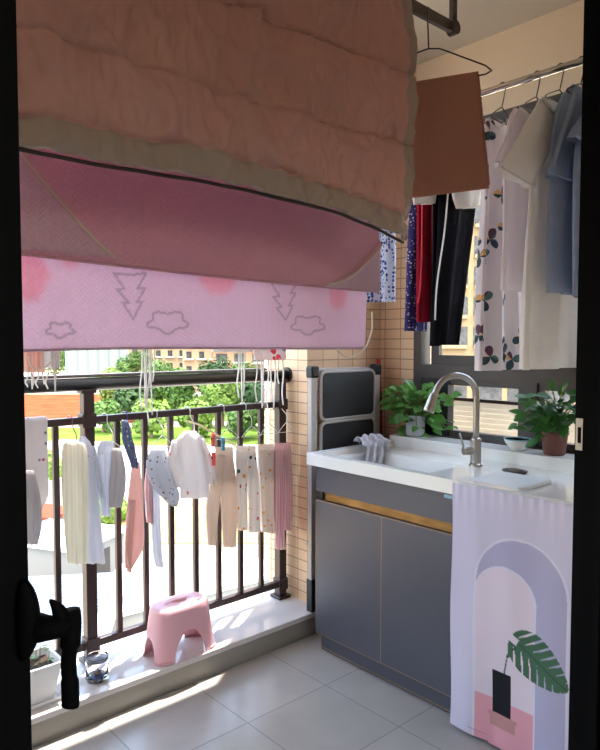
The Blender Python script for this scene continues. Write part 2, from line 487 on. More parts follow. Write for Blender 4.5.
# ---------------------------------------------------------------- window in the right wall
bm = nb()
X0, X1 = XW - 0.004, XW + 0.07
box(bm, X0, X1, WY1 - 0.045, WY1, WZ0, WZ1); box(bm, X0, X1, WY0, WY0 + 0.045, WZ0, WZ1)
box(bm, X0, X1, WY0 + 0.045, WY1 - 0.045, WZ1 - 0.045, WZ1); box(bm, X0, X1, WY0 + 0.045, WY1 - 0.045, WZ0, WZ0 + 0.02)
box(bm, X0, X1, WY0 + 0.045, WY1 - 0.045, 1.150, 1.212)
win = struct('window_1', bm, m_frame)
def sash(name, y0, y1, z0, z1, x0, x1, t=0.045, m=m_frame):
    bm = nb()
    box(bm, x0, x1, y0, y0 + t, z0, z1); box(bm, x0, x1, y1 - t, y1, z0, z1)
    box(bm, x0, x1, y0 + t, y1 - t, z0, z0 + t); box(bm, x0, x1, y0 + t, y1 - t, z1 - t, z1)
    s = obj(name, bm, m, win)
    return s
m_glass = mat('window_glass', (1, 1, 1, 1), 0.0, glass=1.0, spec=0.5)
m_glass.node_tree.nodes['Principled BSDF'].inputs['IOR'].default_value = 1.05
def pane(par, y0, y1, z0, z1, x):
    bm = nb(); box(bm, x - 0.0015, x + 0.0015, y0, y1, z0, z1); return obj('pane', bm, m_glass, par)
s1 = sash('sash', 1.36, 1.925, 1.212, WZ1 - 0.045, XW + 0.036, XW + 0.062)
pane(s1, 1.405, 1.88, 1.257, WZ1 - 0.09, XW + 0.049)
s2 = sash('sash', 0.845, 1.41, 1.212, WZ1 - 0.045, XW + 0.004, XW + 0.030)
pane(s2, 0.89, 1.365, 1.257, WZ1 - 0.09, XW + 0.017)
s3 = sash('lower_light', 1.42, 1.955, 0.88, 1.150, XW + 0.01, XW + 0.05, 0.03)
pane(s3, 1.45, 1.925, 0.91, 1.12, XW + 0.03)
s4 = sash('lower_light', 0.845, 1.36, 0.88, 1.150, XW + 0.01, XW + 0.05, 0.03)
pane(s4, 0.875, 1.33, 0.91, 1.12, XW + 0.03)
bm = nb(); box(bm, XW + 0.0, XW + 0.055, 1.36, 1.42, 0.88, 1.150); obj('mullion', bm, m_frame, win)
bm = nb(); box(bm, XW - 0.001, XW + 0.045, 1.8, 1.955, 0.885, 1.15); obj('side_panel', bm, m_framed, win)
# pale slatted panel outside the lower lights
bm = nb()
grid(bm, lambda u, v: (2.735 + 0.006 * ((v * 10) % 1.0), 0.6 + 1.5 * u, 0.785 + 0.245 * v), 3, 101)
pl = obj('louvre_panel', bm, mat('cream_louvre', srgb(216, 212, 202), 0.6, trans=0.5), solid=0.002, tagv=('cream slatted panel outside the low window, behind the faucet', 'panel'))
bm = nb(); box(bm, 2.725, 2.745, 0.6, 2.1, 1.03, 1.046); obj('top_rail', bm, m_framed, pl)
bm = nb(); box(bm, 2.68, 2.78, 0.6, 2.1, 0.70, 0.78); struct('trim_4', bm, m_plaster)

# ================================================================== RAILING
RY = 2.36
rail = thing('balcony_railing', 'dark brown metal balcony railing with thick round handrail on the marble curb', 'railing', (0.4, RY, 0.1))
def rbar(name, x0, x1, hy, z0, z1, m=m_rail, bev=0.004):
    return bxo(name, m, x0, x1, RY - hy, RY + hy, z0, z1, rail, bevel=bev)
bm = nb(); tube(bm, [(-1.3, RY, 1.161), (2.029, RY, 1.161)], 0.0245, 20); obj('handrail', bm, m_railtop, rail, smooth=True)
bxo('cap_strip', m_railcap, -1.3, 1.90, RY - 0.010, RY + 0.030, 1.187, 1.199, rail, bevel=0.003)
bm = nb(); tube(bm, [(2.018, RY, 1.163), (2.0295, RY, 1.163)], 0.037, 20); obj('flange', bm, m_railtop, rail)
rbar('middle_rail', -1.3, 1.985, 0.016, 1.013, 1.040)
rbar('bottom_rail', -1.3, 1.985, 0.014, 0.152, 0.182)
for x in (-0.9, 0.06, 1.037, 1.985):
    p = bxo('post', m_rail, x - 0.021, x + 0.021, RY - 0.021, RY + 0.021, 0.1, 1.142, rail, bevel=0.003)
    bxo('collar', m_rail, x - 0.027, x + 0.027, RY - 0.026, RY + 0.026, 1.000, 1.053, p, bevel=0.004)
    bxo('collar', m_rail, x - 0.027, x + 0.027, RY - 0.026, RY + 0.026, 0.138, 0.196, p, bevel=0.004)
    bxo('base_plate', m_rail, x - 0.036, x + 0.036, RY - 0.036, RY + 0.036, 0.1, 0.114, p, bevel=0.003)
    bxo('cap', m_rail, x - 0.030, x + 0.030, RY - 0.024, RY + 0.024, 1.128, 1.145, p, bevel=0.003)
bx0 = 0.06; xs = []
for (a, b) in ((-0.9, 0.06), (0.06, 1.037), (1.037, 1.985)):
    n = 8 if b > 1.5 else 8
    for k in range(1, n): xs.append(a + (b - a) * k / n)
for x in xs:
    bxo('baluster', m_rail, x - 0.0105, x + 0.0105, RY - 0.0105, RY + 0.0105, 0.18, 1.015, rail, bevel=0.002)

# ================================================================== SINK CABINET
CX, CY1, CY0 = 1.885, 2.005, 1.30
cab = thing('sink_cabinet', 'charcoal sink cabinet with brass trim lines and two doors, on the tiled floor', 'cabinet', (2.2, 1.65, 0))
bm = nb()
box(bm, CX + 0.02, 2.50, CY0 + 0.0, CY1, 0.075, 0.60)
box(bm, CX + 0.02, CX + 0.04, CY0, CY1, 0.60, 0.799)
box(bm, CX + 0.04, 2.50, CY1 - 0.02, CY1, 0.60, 0.799); box(bm, CX + 0.04, 2.50, CY0, CY0 + 0.02, 0.60, 0.799)
obj('carcass', bm, m_door, cab)
bxo('plinth', m_door, CX + 0.018, 2.48, CY0, CY1 - 0.015, 0.004, 0.075, cab)
bxo('plinth_trim', m_gold, CX + 0.015, CX + 0.0185, CY0, CY1 - 0.015, 0.010, 0.014, cab)
bxo('apron', m_door, CX, CX + 0.02, CY0, CY1, 0.690, 0.799, cab)
dm = 1.640
for (a, b) in ((CY0 + 0.003, dm - 0.002), (dm + 0.002, CY1)):
    d = bxo('door', m_door, CX, CX + 0.018, a, b, 0.078, 0.650, cab)
    bxo('edge_trim', m_gold, CX - 0.0008, CX + 0.004, a, b, 0.0755, 0.0785, d)
    bxo('edge_trim', m_gold, CX - 0.0008, CX + 0.004, a, b, 0.6495, 0.6525, d)
bxo('divider_trim', m_gold, CX - 0.0005, CX + 0.018, dm - 0.002, dm + 0.002, 0.0785, 0.650, cab)
bxo('divider_trim', m_gold, CX - 0.0005, CX + 0.018, CY1, CY1 + 0.0025, 0.0785, 0.650, cab)
bm = nb(); box(bm, CX + 0.012, CX + 0.02, CY0, CY1 - 0.035, 0.6545, 0.688); pg = obj('grip_channel', bm, mat('brass_channel', srgb(124, 98, 62), 0.3, 0.9, vary=0.3, vscale=7, stretch=(1, 1.5, 8)), cab)
bxo('channel_end', m_blackp, CX + 0.004, CX + 0.02, CY1 - 0.035, CY1 - 0.010, 0.6545, 0.688, cab)
bm = nb(); box(bm, CX - 0.0015, CX - 0.0002, 1.318, 1.352, 0.789 - 0.012, 0.789); obj('sticker', bm, mat('pale_blue_sticker', srgb(150, 190, 215), 0.4), cab)
bxo('side_cabinet', m_door, CX + 0.03, 2.50, 0.70, CY0 - 0.004, 0.004, 0.795, tagv=('plain charcoal side cabinet hidden behind the printed curtain', 'cabinet'))

# ---- worktop with basin
TX0, TX1, TY0, TY1 = 1.862, 2.528, 0.68, 2.040
BX0, BX1, BY0, BY1 = 1.925, 2.215, 1.500, 1.945
top = thing('worktop', 'white quartz worktop with integrated deep basin and raised back ledge', 'worktop', (2.2, 1.4, 0.80))
bm = nb()
zt, zd = 0.850, 0.826
box(bm, TX0, 1.900, TY0, TY1, 0.800, zt)                    # front lip
box(bm, 1.900, 2.39, 2.005, TY1, 0.800, zt)                 # end lip
box(bm, 1.900, BX0, TY0, 2.005, 0.800, zd)
box(bm, BX0, BX1, BY1, 2.005, 0.800, zd)
box(bm, BX1, 2.39, TY0, 2.005, 0.800, zd)
box(bm, BX0, BX1, TY0, BY0, 0.800, zd)
obj('slab', bm, m_quartz, top)
bm = nb(); box(bm, 2.39, TX1, TY0, TY1 - 0.005, 0.800, 0.876); obj('back_ledge', bm, m_quartz, top, bevel=0.003)
bm = nb()
t = 0.006
def frus(bm, r0, r1, z0, z1, inv=False):
    a = [bm.verts.new(p) for p in ((r0[0], r0[2], z0), (r0[1], r0[2], z0), (r0[1], r0[3], z0), (r0[0], r0[3], z0))]
    b = [bm.verts.new(p) for p in ((r1[0], r1[2], z1), (r1[1], r1[2], z1), (r1[1], r1[3], z1), (r1[0], r1[3], z1))]
    for i in range(4): bm.faces.new((a[i], a[(i + 1) % 4], b[(i + 1) % 4], b[i]))
    return a, b
a, b = frus(bm, (BX0, BX1, BY0, BY1), (BX0 + 0.02, BX1 - 0.02, BY0 + 0.10, BY1 - 0.02), zd, 0.645)
bm.faces.new(b)
a2, b2 = frus(bm, (BX0 - t, BX1 + t, BY0 - t, BY1 + t), (BX0 + 0.014, BX1 - 0.014, BY0 + 0.094, BY1 - 0.014), zd - 0.03, 0.638)
bm.faces.new(b2[::-1])
for i in range(4): bm.faces.new((a[i], a[(i + 1) % 4], a2[(i + 1) % 4], a2[i]))
bmesh.ops.recalc_face_normals(bm, faces=bm.faces)
bs = obj('basin', bm, m_ceramic, top)
bm = nb()
lathe(bm, 2.08, 1.74, [(0.0, 0.6465), (0.03, 0.6465), (0.034, 0.649), (0.036, 0.6462)], 24); obj('drain', bm, m_steel, bs, smooth=True)

# white board lying on the deck + dark drain cover / sponge
bm = nb(); box(bm, 1.905, 2.16, 1.10, 1.30, 0.8275, 0.8425)
obj('chopping_board', bm, mat('pale_board', srgb(226, 232, 234), 0.35), bevel=0.004, tagv=('pale rectangular board lying on the worktop right of the basin', 'board'))
ds = thing('soap_dish', 'small dark oval soap dish between faucet and white board', 'soap dish', (2.205, 1.285, 0.8265))
bm = nb(); lathe(bm, 2.235, 1.285, [(0.0, 0.8265), (0.026, 0.8265), (0.031, 0.836), (0.028, 0.838), (0.022, 0.831), (0, 0.830)], 24, rx=1.0, ry=1.6, rot=0.2); obj('dish', bm, mat('dark_grey_plastic', srgb(60, 56, 54), 0.4), ds, smooth=True)
bm = nb(); lathe(bm, 2.235, 1.285, [(0.0, 0.831), (0.016, 0.832), (0.018, 0.838), (0.012, 0.843), (0, 0.844)], 18, rx=1, ry=1.6); obj('soap', bm, mat('brownish_soap', srgb(110, 96, 84), 0.5), ds, smooth=True)

# ---- faucet
fau = thing('kitchen_faucet', 'brushed steel gooseneck faucet with pull-down head at the basin corner', 'faucet', (2.25, 1.465, zd))
fx, fy = 2.25, 1.465
dv = Vector((2.085 - 2.27, 1.562 - 1.453, 0)).normalized()
def fp(s, z): return Vector((fx, fy, 0)) + dv * s + Vector((0, 0, z))
bm = nb(); lathe(bm, fx, fy, [(0.026, zd), (0.026, zd + 0.008), (0.021, zd + 0.012), (0.021, zd + 0.105), (0.0195, zd + 0.11), (0.0145, zd + 0.113)], 24)
obj('body', bm, m_steel, fau, smooth=False, bevel=0)
arc = [fp(0, zd + 0.10), fp(0, 1.0), fp(0, 1.09)]
R_ = 0.088; cz_ = 1.100
for k in range(1, 12):
    a_ = PI * k / 12 * 0.98; arc.append(fp(R_ - R_ * math.cos(a_), cz_ + R_ * math.sin(a_)))
arc.append(fp(0.180, 1.105))
bm = nb(); tube(bm, arc, 0.0125, 16, 2); obj('gooseneck', bm, m_steel, fau, smooth=True)
bm = nb(); tube(bm, [fp(0.179, 1.118), fp(0.186, 1.098), fp(0.195, 1.070), fp(0.203, 1.046)], lambda t: 0.0145 + 0.008 * t, 18, 3); hh = obj('spray_head', bm, m_steel, fau, smooth=True)
bm = nb(); tube(bm, [fp(0.2032, 1.0465), fp(0.2038, 1.0445)], 0.018, 18); obj('nozzle_face', bm, m_blackp, hh)
side = Vector((-0.80, 0.42, 0)).normalized()
c0 = Vector((fx, fy, zd + 0.062))
bm = nb(); tube(bm, [c0, c0 + side * 0.055], 0.0165, 16); lv = obj('lever_hub', bm, m_steel, fau, smooth=False)
bm = nb(); tube(bm, [c0 + side * 0.047, c0 + side * 0.058 + Vector((0, 0, 0.03)), c0 + side * 0.072 + Vector((0, 0, 0.072))], lambda t: 0.005 - 0.0015 * t, 10, 4); obj('lever', bm, m_steel, lv, smooth=True)

# ---- rag over the basin edge
def rag():
    bm = nb()
    base = Vector((2.13, 1.955, zd))
    def P(u, v):
        # v along the length: deck -> over the rim -> down into the basin
        L_ = v * 0.27
        s = (u - 0.5) * (0.13 + 0.03 * v)
        if L_ < 0.09: y = 2.015 - L_ * 0.75; z = 0.862 + 0.02 * math.sin(L_ / 0.09 * PI) + 0.006
        else:
            q = L_ - 0.09; y = 1.947 - 0.03 - 0.10 * q; z = 0.868 - q * 0.85
        rip = 0.010 * math.sin(u * 19 + v * 3) + 0.006 * math.sin(u * 37 + v * 9) + 0.008 * n3(u * 4, v * 4, 2)
        x = 2.19 + s - 0.05 * v
        return (x, y - (rip * min(1, v * 3) if L_ > 0.05 else 0), z + (rip * 0.8 if L_ < 0.12 else 0) + 0.004)
    grid(bm, P, 40, 40)
    obj('cleaning_rag', bm, m_rag, smooth=True, solid=0.004, tagv=('crumpled grey white rag draped over the rim of the basin', 'rag'))
rag()

# ================================================================== PLANTS
def leaf_mesh(bm, p, d, nrm, L, W, heart=True, curl=0.25):
    d = Vector(d).normalized(); nrm = Vector(nrm); nrm = (nrm - d * nrm.dot(d)).normalized(); s = d.cross(nrm)
    prof = ((0, .0), (.06, .62), (.2, .96), (.38, 1.0), (.6, .78), (.82, .38), (1, .0)) if heart else ((0, 0), (.15, .55), (.35, .95), (.55, 1.0), (.75, .7), (.9, .35), (1, 0))
    rows = []
    for t, wd in prof:
        c = p + d * (L * t) - nrm * (curl * L * t * t)
        e = W * 0.5 * wd
        back = -d * (0.10 * L) if heart and t < .1 else Vector((0, 0, 0))
        if wd == 0: rows.append([bm.verts.new(c)])
        else: rows.append([bm.verts.new(c - s * e + nrm * (0.18 * e) + back), bm.verts.new(c), bm.verts.new(c + s * e + nrm * (0.18 * e) + back)])
    for a, b in zip(rows, rows[1:]):
        if len(a) == 1: bm.faces.new((a[0], b[0], b[1])); bm.faces.new((a[0], b[1], b[2]))
        elif len(b) == 1: bm.faces.new((a[0], a[1], b[0])); bm.faces.new((a[1], a[2], b[0]))
        else:
            bm.faces.new((a[0], a[1], b[1], b[0])); bm.faces.new((a[1], a[2], b[2], b[1]))
def plant(name, label, pot_fn, c, zt, leaves, stems_m, leaf_m, heart=True, L=(0.05, 0.08), rr=0.8, seed=1, extra=()):
    rnd = random.Random(seed)
    root = thing(name, label, 'potted plant', (c[0], c[1], 0.876))
    pot_fn(root)
    fb = nb(); sb = nb()
    for (tx, ty, tz) in leaves:
        tip = Vector((tx, ty, tz)); b0 = Vector((c[0] + rnd.uniform(-.02, .02), c[1] + rnd.uniform(-.02, .02), zt - 0.01))
        mid = b0.lerp(tip, 0.5) + Vector((0, 0, 0.03 + 0.3 * max(0, zt - tz)))
        tube(sb, [b0, mid, tip], 0.0016, 5, 5)
        out = (tip - b0); out.z *= 0.3
        dd = (out.normalized() + Vector((rnd.uniform(-.5, .5), rnd.uniform(-.5, .5), rnd.uniform(-.7, .35)))).normalized()
        nn = Vector((-0.5 + rnd.uniform(-.5, .4), -0.5 + rnd.uniform(-.4, .5), 0.9))
        Lf = rnd.uniform(*L)
        leaf_mesh(fb, tip, dd, nn, Lf, Lf * rr, heart, rnd.uniform(0.1, 0.4))
    obj('foliage', fb, leaf_m, root, smooth=False)
    obj('stems', sb, stems_m, root, smooth=True)
    return root
m_stem = mat('green_stem', srgb(96, 120, 60), 0.5)
p1 = (2.462, 1.935)
m_vase = mat('frosted_white_pot', srgb(222, 224, 232), 0.25, trans=0.2)
def pot1(root):
    bm = nb(); lathe(bm, p1[0], p1[1], [(0.040, 0.8765), (0.045, 0.885), (0.047, 0.975), (0.043, 0.975), (0.041, 0.892), (0, 0.890)], 30); obj('pot', bm, m_vase, root, smooth=True)
    bm = nb(); lathe(bm, p1[0], p1[1], [(0.042, 0.962), (0, 0.966)], 24); obj('soil', bm, m_soil, root)
rnd = random.Random(5)
lv1 = []
for k in range(120):
    px = rnd.gauss(414, 15); py = rnd.gauss(403, 11)
    if px < 388 or px > 452 or py < 384: continue
    q = onx(px, py, rnd.uniform(2.38, 2.48)); 
    if q.x < XW - 0.03 and q.y < 2.10: lv1.append(q[:])
for (px, py) in ((392, 392), (397, 405), (389, 400), (432, 424), (448, 421), (446, 428), (452, 427), (428, 384), (430, 392), (440, 396), (434, 429)):
    lv1.append(onx(px, py, 2.43)[:])
plant('potted_pothos', 'leafy green pothos in a frosted white pot, beside the tiled corner', pot1, p1, 0.965, lv1, m_stem, m_leaf, True, (0.034, 0.06), 0.8, 3)
p2 = (2.46, 1.245)
def pot2(root):
    bm = nb(); lathe(bm, p2[0], p2[1], [(0.038, 0.8765), (0.041, 0.88), (0.050, 0.955), (0.054, 0.957), (0.055, 0.970), (0.050, 0.970), (0.046, 0.95), (0.036, 0.89), (0, 0.888)], 30); obj('pot', bm, m_brown, root, smooth=True)
    bm = nb(); lathe(bm, p2[0], p2[1], [(0.046, 0.958), (0, 0.962)], 24); obj('soil', bm, m_soil, root)
lv2 = []
for k in range(105):
    px = rnd.gauss(551, 14); py = rnd.gauss(411, 11)
    if px < 524 or px > 584 or py < 392: continue
    q = onx(px, py, rnd.uniform(2.36, 2.47)); lv2.append(q[:])
for (px, py) in ((553, 391), (562, 392), (533, 404), (524, 414), (518, 424), (540, 440), (578, 404), (582, 420), (584, 398), (529, 398), (548, 432), (570, 400)):
    lv2.append(onx(px, py, 2.43)[:])
plant('potted_peace_lily', 'dense green leafy plant in a small brown pot at the right end of the ledge', pot2, p2, 0.962, lv2, m_stem, m_leafd, False, (0.045, 0.07), 0.6, 9)
# bowl with a leaf hanging over
bw = thing('ceramic_bowl', 'white bowl with pale blue rim standing between the two pot plants', 'bowl', (2.44, 1.395, 0.8765))
bm = nb(); lathe(bm, 2.445, 1.395, [(0.026, 0.8765), (0.030, 0.879), (0.052, 0.912), (0.055, 0.922), (0.052, 0.922), (0.047, 0.910), (0.026, 0.886), (0, 0.884)], 32); obj('bowl_body', bm, m_ceramic, bw, smooth=True)
bm = nb(); lathe(bm, 2.445, 1.395, [(0.0548, 0.9205), (0.0562, 0.9225), (0.0545, 0.9245), (0.0515, 0.9225), (0.053, 0.9205)], 32); obj('rim', bm, mat('pale_blue_glaze', srgb(150, 206, 220), 0.2), bw, smooth=True)

# ================================================================== STEP LADDER, RED UMBRELLA
lad = thing('step_ladder', 'folded white step ladder with two black treads leaning in the tiled corner', 'ladder', (2.19, 2.16, 0.1))
LY = 2.135
for x, xr_ in ((1.985, 2.006), (2.405, 2.384)):
    bm = nb(); box(bm, x - 0.018, x + 0.018, LY - 0.012, LY + 0.012, 0.135, 1.17); r_ = obj('side_rail', bm, m_whitem, lad, bevel=0.003)
    bm = nb(); box(bm, x - 0.020, x + 0.020, LY - 0.016, LY + 0.02, 0.1005, 0.25); obj('foot', bm, m_blackp, r_, bevel=0.003)
    bm = nb(); box(bm, x - 0.024, x + 0.024, LY - 0.020, LY + 0.022, 1.160, 1.212); obj('hinge_cap', bm, m_blackp, r_, bevel=0.008)
    bm = nb(); box(bm, xr_ - 0.012, xr_ + 0.012, LY + 0.022, LY + 0.044, 0.1005, 1.17); obj('rear_rail', bm, m_whitem, lad)
bm = nb(); tube(bm, [(1.985, LY + 0.04, 0.40), (2.405, LY + 0.04, 0.40)], 0.009, 8); obj('stay', bm, m_whitem, lad)
bm = nb(); tube(bm, [(1.985, LY + 0.041, 1.19), (2.405, LY + 0.041, 1.19)], 0.010, 8); obj('stay', bm, m_whitem, lad)
def rrect(x0, x1, z0, z1, y, r, n=5):
    pts = []
    for (cx, cz, a0) in ((x1 - r, z1 - r, 0), (x0 + r, z1 - r, 90), (x0 + r, z0 + r, 180), (x1 - r, z0 + r, 270)):
        for k in range(n + 1):
            a_ = math.radians(a0 + 90 * k / n); pts.append((cx + r * math.cos(a_), y, cz + r * math.sin(a_)))
    return pts
for (z0, z1) in ((0.968, 1.185), (0.72, 0.955), (0.44, 0.68)):
    bm = nb(); tube(bm, rrect(2.020, 2.375, z0, z1, LY - 0.016, 0.03), 0.0075, 8, closed=True); tr_ = obj('tread_frame', bm, m_whitem, lad, smooth=True)
    bm = nb(); P_ = rrect(2.026, 2.369, z0 + 0.006, z1 - 0.006, LY - 0.020, 0.026)
    f0 = [bm.verts.new(p) for p in P_]; f1 = [bm.verts.new((p[0], LY - 0.008, p[2])) for p in P_]
    bm.faces.new(f0); bm.faces.new(f1[::-1])
    for i in range(len(f0)): bm.faces.new((f0[i], f1[i], f1[(i + 1) % len(f0)], f0[(i + 1) % len(f0)]))
    bmesh.ops.recalc_face_normals(bm, faces=bm.faces)
    obj('tread', bm, m_blackp, tr_)
um = thing('folded_umbrella', 'dark red folded umbrella standing upright in the tiled corner beside the ladder', 'umbrella', (2.465, 2.16, 0.1))
bm = nb(); tube(bm, [(2.462, 2.165, 0.13), (2.463, 2.165, 0.5), (2.465, 2.168, 0.9), (2.466, 2.170, 1.16)], lambda t: 0.006 + 0.018 * math.sin(PI * min(1, 0.15 + t * 0.75)), 12, 4); obj('canopy', bm, m_red, um, smooth=True)
bm = nb(); tube(bm, [(2.466, 2.170, 1.15), (2.466, 2.171, 1.235)], 0.010, 10); obj('handle', bm, mat('red_handle', srgb(170, 30, 40), 0.4), um)
bm = nb(); tube(bm, [(2.462, 2.165, 0.1005), (2.462, 2.165, 0.14)], 0.005, 8); obj('ferrule', bm, m_steel, um)

# ================================================================== STOOL, JAR, PLANTER on the curb
def stool():
    cx, cy = 1.335, 2.208
    root = thing('plastic_stool', 'small pink plastic stool with arched sides standing on the marble curb', 'stool', (cx, cy, 0.1))
    bm = nb(); H_ = 0.198; N = 120
    rot = math.radians(2)
    def ringpt(a, z, inset=0.0):
        t = 1 - z / H_
        hx = 0.112 + 0.028 * t - inset; hy = 0.066 + 0.018 * t - inset
        e = 0.62
        c, s = math.cos(a), math.sin(a)
        x = math.copysign(abs(c) ** e, c) * hx; y = math.copysign(abs(s) ** e, s) * hy
        x, y = x * math.cos(rot) - y * math.sin(rot), x * math.sin(rot) + y * math.cos(rot)
        return x, y
    def zlow(a):
        # arched openings in the four sides
        x, y = ringpt(a, 0.0)
        c, s = abs(math.cos(a)), abs(math.sin(a))
        hx, hy = 0.140, 0.084
        if abs(y) > hy * 0.86 and abs(x) < 0.075:      # long side
            q = abs(x) / 0.072
            return 0.110 * math.sqrt(max(0, 1 - q * q)) if q < 1 else 0
        if abs(x) > hx * 0.86:
            q = abs(y) / 0.042
            return 0.085 * math.sqrt(max(0, 1 - q * q)) if q < 1 else 0
        return 0
    levels = 9; rings = []
    for j in range(levels + 1):
        rg = []
        for k in range(N):
            a = 2 * PI * (k + 0.5) / N
            zl = zlow(a); z = zl + (H_ - 0.012 - zl) * (j / levels)
            x, y = ringpt(a, z); rg.append(bm.verts.new((cx + x, cy + y, 0.1005 + z)))
        rings.append(rg)
    for (ins, dz) in ((0.0008, -0.008), (0.003, -0.0035), (0.007, -0.0008), (0.012, 0.0), (0.024, 0.0), (0.040, 0.0)):
        rg = []
        for k in range(N):
            a = 2 * PI * (k + 0.5) / N; x, y = ringpt(a, H_, ins); rg.append(bm.verts.new((cx + x, cy + y, 0.1005 + H_ + dz)))
        rings.append(rg)
    # inner hole of the seat
    rg = []
    for k in range(N):
        a = 2 * PI * (k + 0.5) / N; x, y = 0.036 * math.cos(a), 0.015 * math.sin(a)
        rg.append(bm.verts.new((cx + x, cy + y, 0.1005 + H_)))
    rings.append(rg)
    rg = []
    for k in range(N):
        a = 2 * PI * (k + 0.5) / N; x, y = 0.034 * math.cos(a), 0.013 * math.sin(a)
        rg.append(bm.verts.new((cx + x, cy + y, 0.1005 + H_ - 0.014)))
    rings.append(rg)
    for a_, b_ in zip(rings, rings[1:]):
        for k in range(N): bm.faces.new((a_[k], a_[(k + 1) % N], b_[(k + 1) % N], b_[k]))
    obj('shell', bm, m_pink, root, smooth=True, solid=0.004)
    # rim band along the bottom of the legs
    for sx in (-1, 1):
        for sy in (-1, 1):
            a0 = math.atan2(sy, sx)
            bm = nb(); pts = []
            for k in range(7):
                a = a0 + (k - 3) * 0.085; x, y = ringpt(a, 0.0, -0.001); pts.append((cx + x, cy + y, 0.1065))
            tube(bm, pts, 0.0045, 6)
            obj('foot', bm, m_pink, root, smooth=True)
stool()
m_jar = mat('clear_glass', (1, 1, 1, 1), 0.02, glass=1.0); m_jar.node_tree.nodes['Principled BSDF'].inputs['IOR'].default_value = 1.25
jar = thing('glass_jar', 'open glass jar with blue base holding small pegs, on the curb left of the stool', 'jar', (0.995, 2.215, 0.1))
jx, jy = 0.995, 2.215
bm = nb(); lathe(bm, jx, jy, [(0.0, 0.1005), (0.034, 0.1005), (0.040, 0.105), (0.041, 0.165), (0.037, 0.180), (0.041, 0.186), (0.039, 0.186), (0.035, 0.180), (0.0385, 0.164), (0.0375, 0.108), (0.0, 0.106)], 32); obj('glass', bm, m_jar, jar, smooth=True)
bm = nb(); lathe(bm, jx, jy, [(0.0365, 0.171), (0.0385, 0.173), (0.0385, 0.177), (0.036, 0.178), (0.0345, 0.175)], 32); obj('rim_ring', bm, mat('dull_metal', srgb(120, 116, 120), 0.35, 0.8), jar, smooth=True)
bm = nb(); lathe(bm, jx, jy, [(0.0, 0.1065), (0.036, 0.1065), (0.0365, 0.113), (0, 0.114)], 24); obj('blue_liquid', bm, mat('blue_water', srgb(80, 120, 190), 0.1, glass=0.4), jar, smooth=True)
pb = nb()
for k in range(12):
    a = rnd.uniform(0, 2 * PI); rr_ = rnd.uniform(0.003, 0.02); z = 0.117 + rnd.uniform(0, 0.012)
    c_ = Vector((jx + rr_ * math.cos(a), jy + rr_ * math.sin(a), z)); d_ = Vector((rnd.uniform(-1, 1), rnd.uniform(-1, 1), rnd.uniform(-.2, .2))).normalized() * 0.011
    tube(pb, [c_ - d_, c_ + d_], 0.0022, 5)
o = obj('small_pegs', pb, mat('wooden_pegs', srgb(120, 96, 80), 0.6), jar)
# planter
pln = thing('planter_box', 'white rectangular plastic planter with a sparse seedling at the left end of the curb', 'planter', (0.72, 2.22, 0.1))
def ring_box(bm, prof, cx, cy):
    rings = []
    for hx, hy, z in prof: rings.append([bm.verts.new((cx + sx * hx, cy + sy * hy, z)) for sx, sy in ((-1, -1), (1, -1), (1, 1), (-1, 1))])
    for a, b in zip(rings, rings[1:]):
        for i in range(4): bm.faces.new((a[i], a[(i + 1) % 4], b[(i + 1) % 4], b[i]))
    bm.faces.new(rings[0][::-1]); bm.faces.new(rings[-1]); return bm
pcx, pcy = 0.69, 2.235
bm = ring_box(nb(), [(0.135, 0.055, 0.1085), (0.155, 0.068, 0.218), (0.166, 0.079, 0.222), (0.166, 0.079, 0.236), (0.156, 0.069, 0.236), (0.150, 0.063, 0.205)], pcx, pcy); obj('tub', bm, m_white, pln)
bm = ring_box(nb(), [(0.150, 0.066, 0.1005), (0.158, 0.072, 0.114), (0.154, 0.068, 0.114), (0.146, 0.062, 0.107)], pcx, pcy); obj('saucer', bm, m_white, pln)
bm = nb(); box(bm, pcx - 0.149, pcx + 0.149, pcy - 0.062, pcy + 0.062, 0.200, 0.212); obj('soil', bm, m_soil, pln)
fb = nb(); sb = nb()
for k in range(16):
    b0 = Vector((pcx + rnd.uniform(-.05, .14), pcy + rnd.uniform(-.05, .05), 0.21)); tp = b0 + Vector((rnd.uniform(-.02, .03), rnd.uniform(-.03, .03), rnd.uniform(0.02, 0.09)))
    tube(sb, [b0, tp], 0.0012, 5); leaf_mesh(fb, tp, (rnd.uniform(-1, 1), rnd.uniform(-1, 1), .2), (0, 0, 1), 0.025, 0.014, False)
obj('seedlings', fb, m_leaf, pln); obj('stems', sb, m_stem, pln)

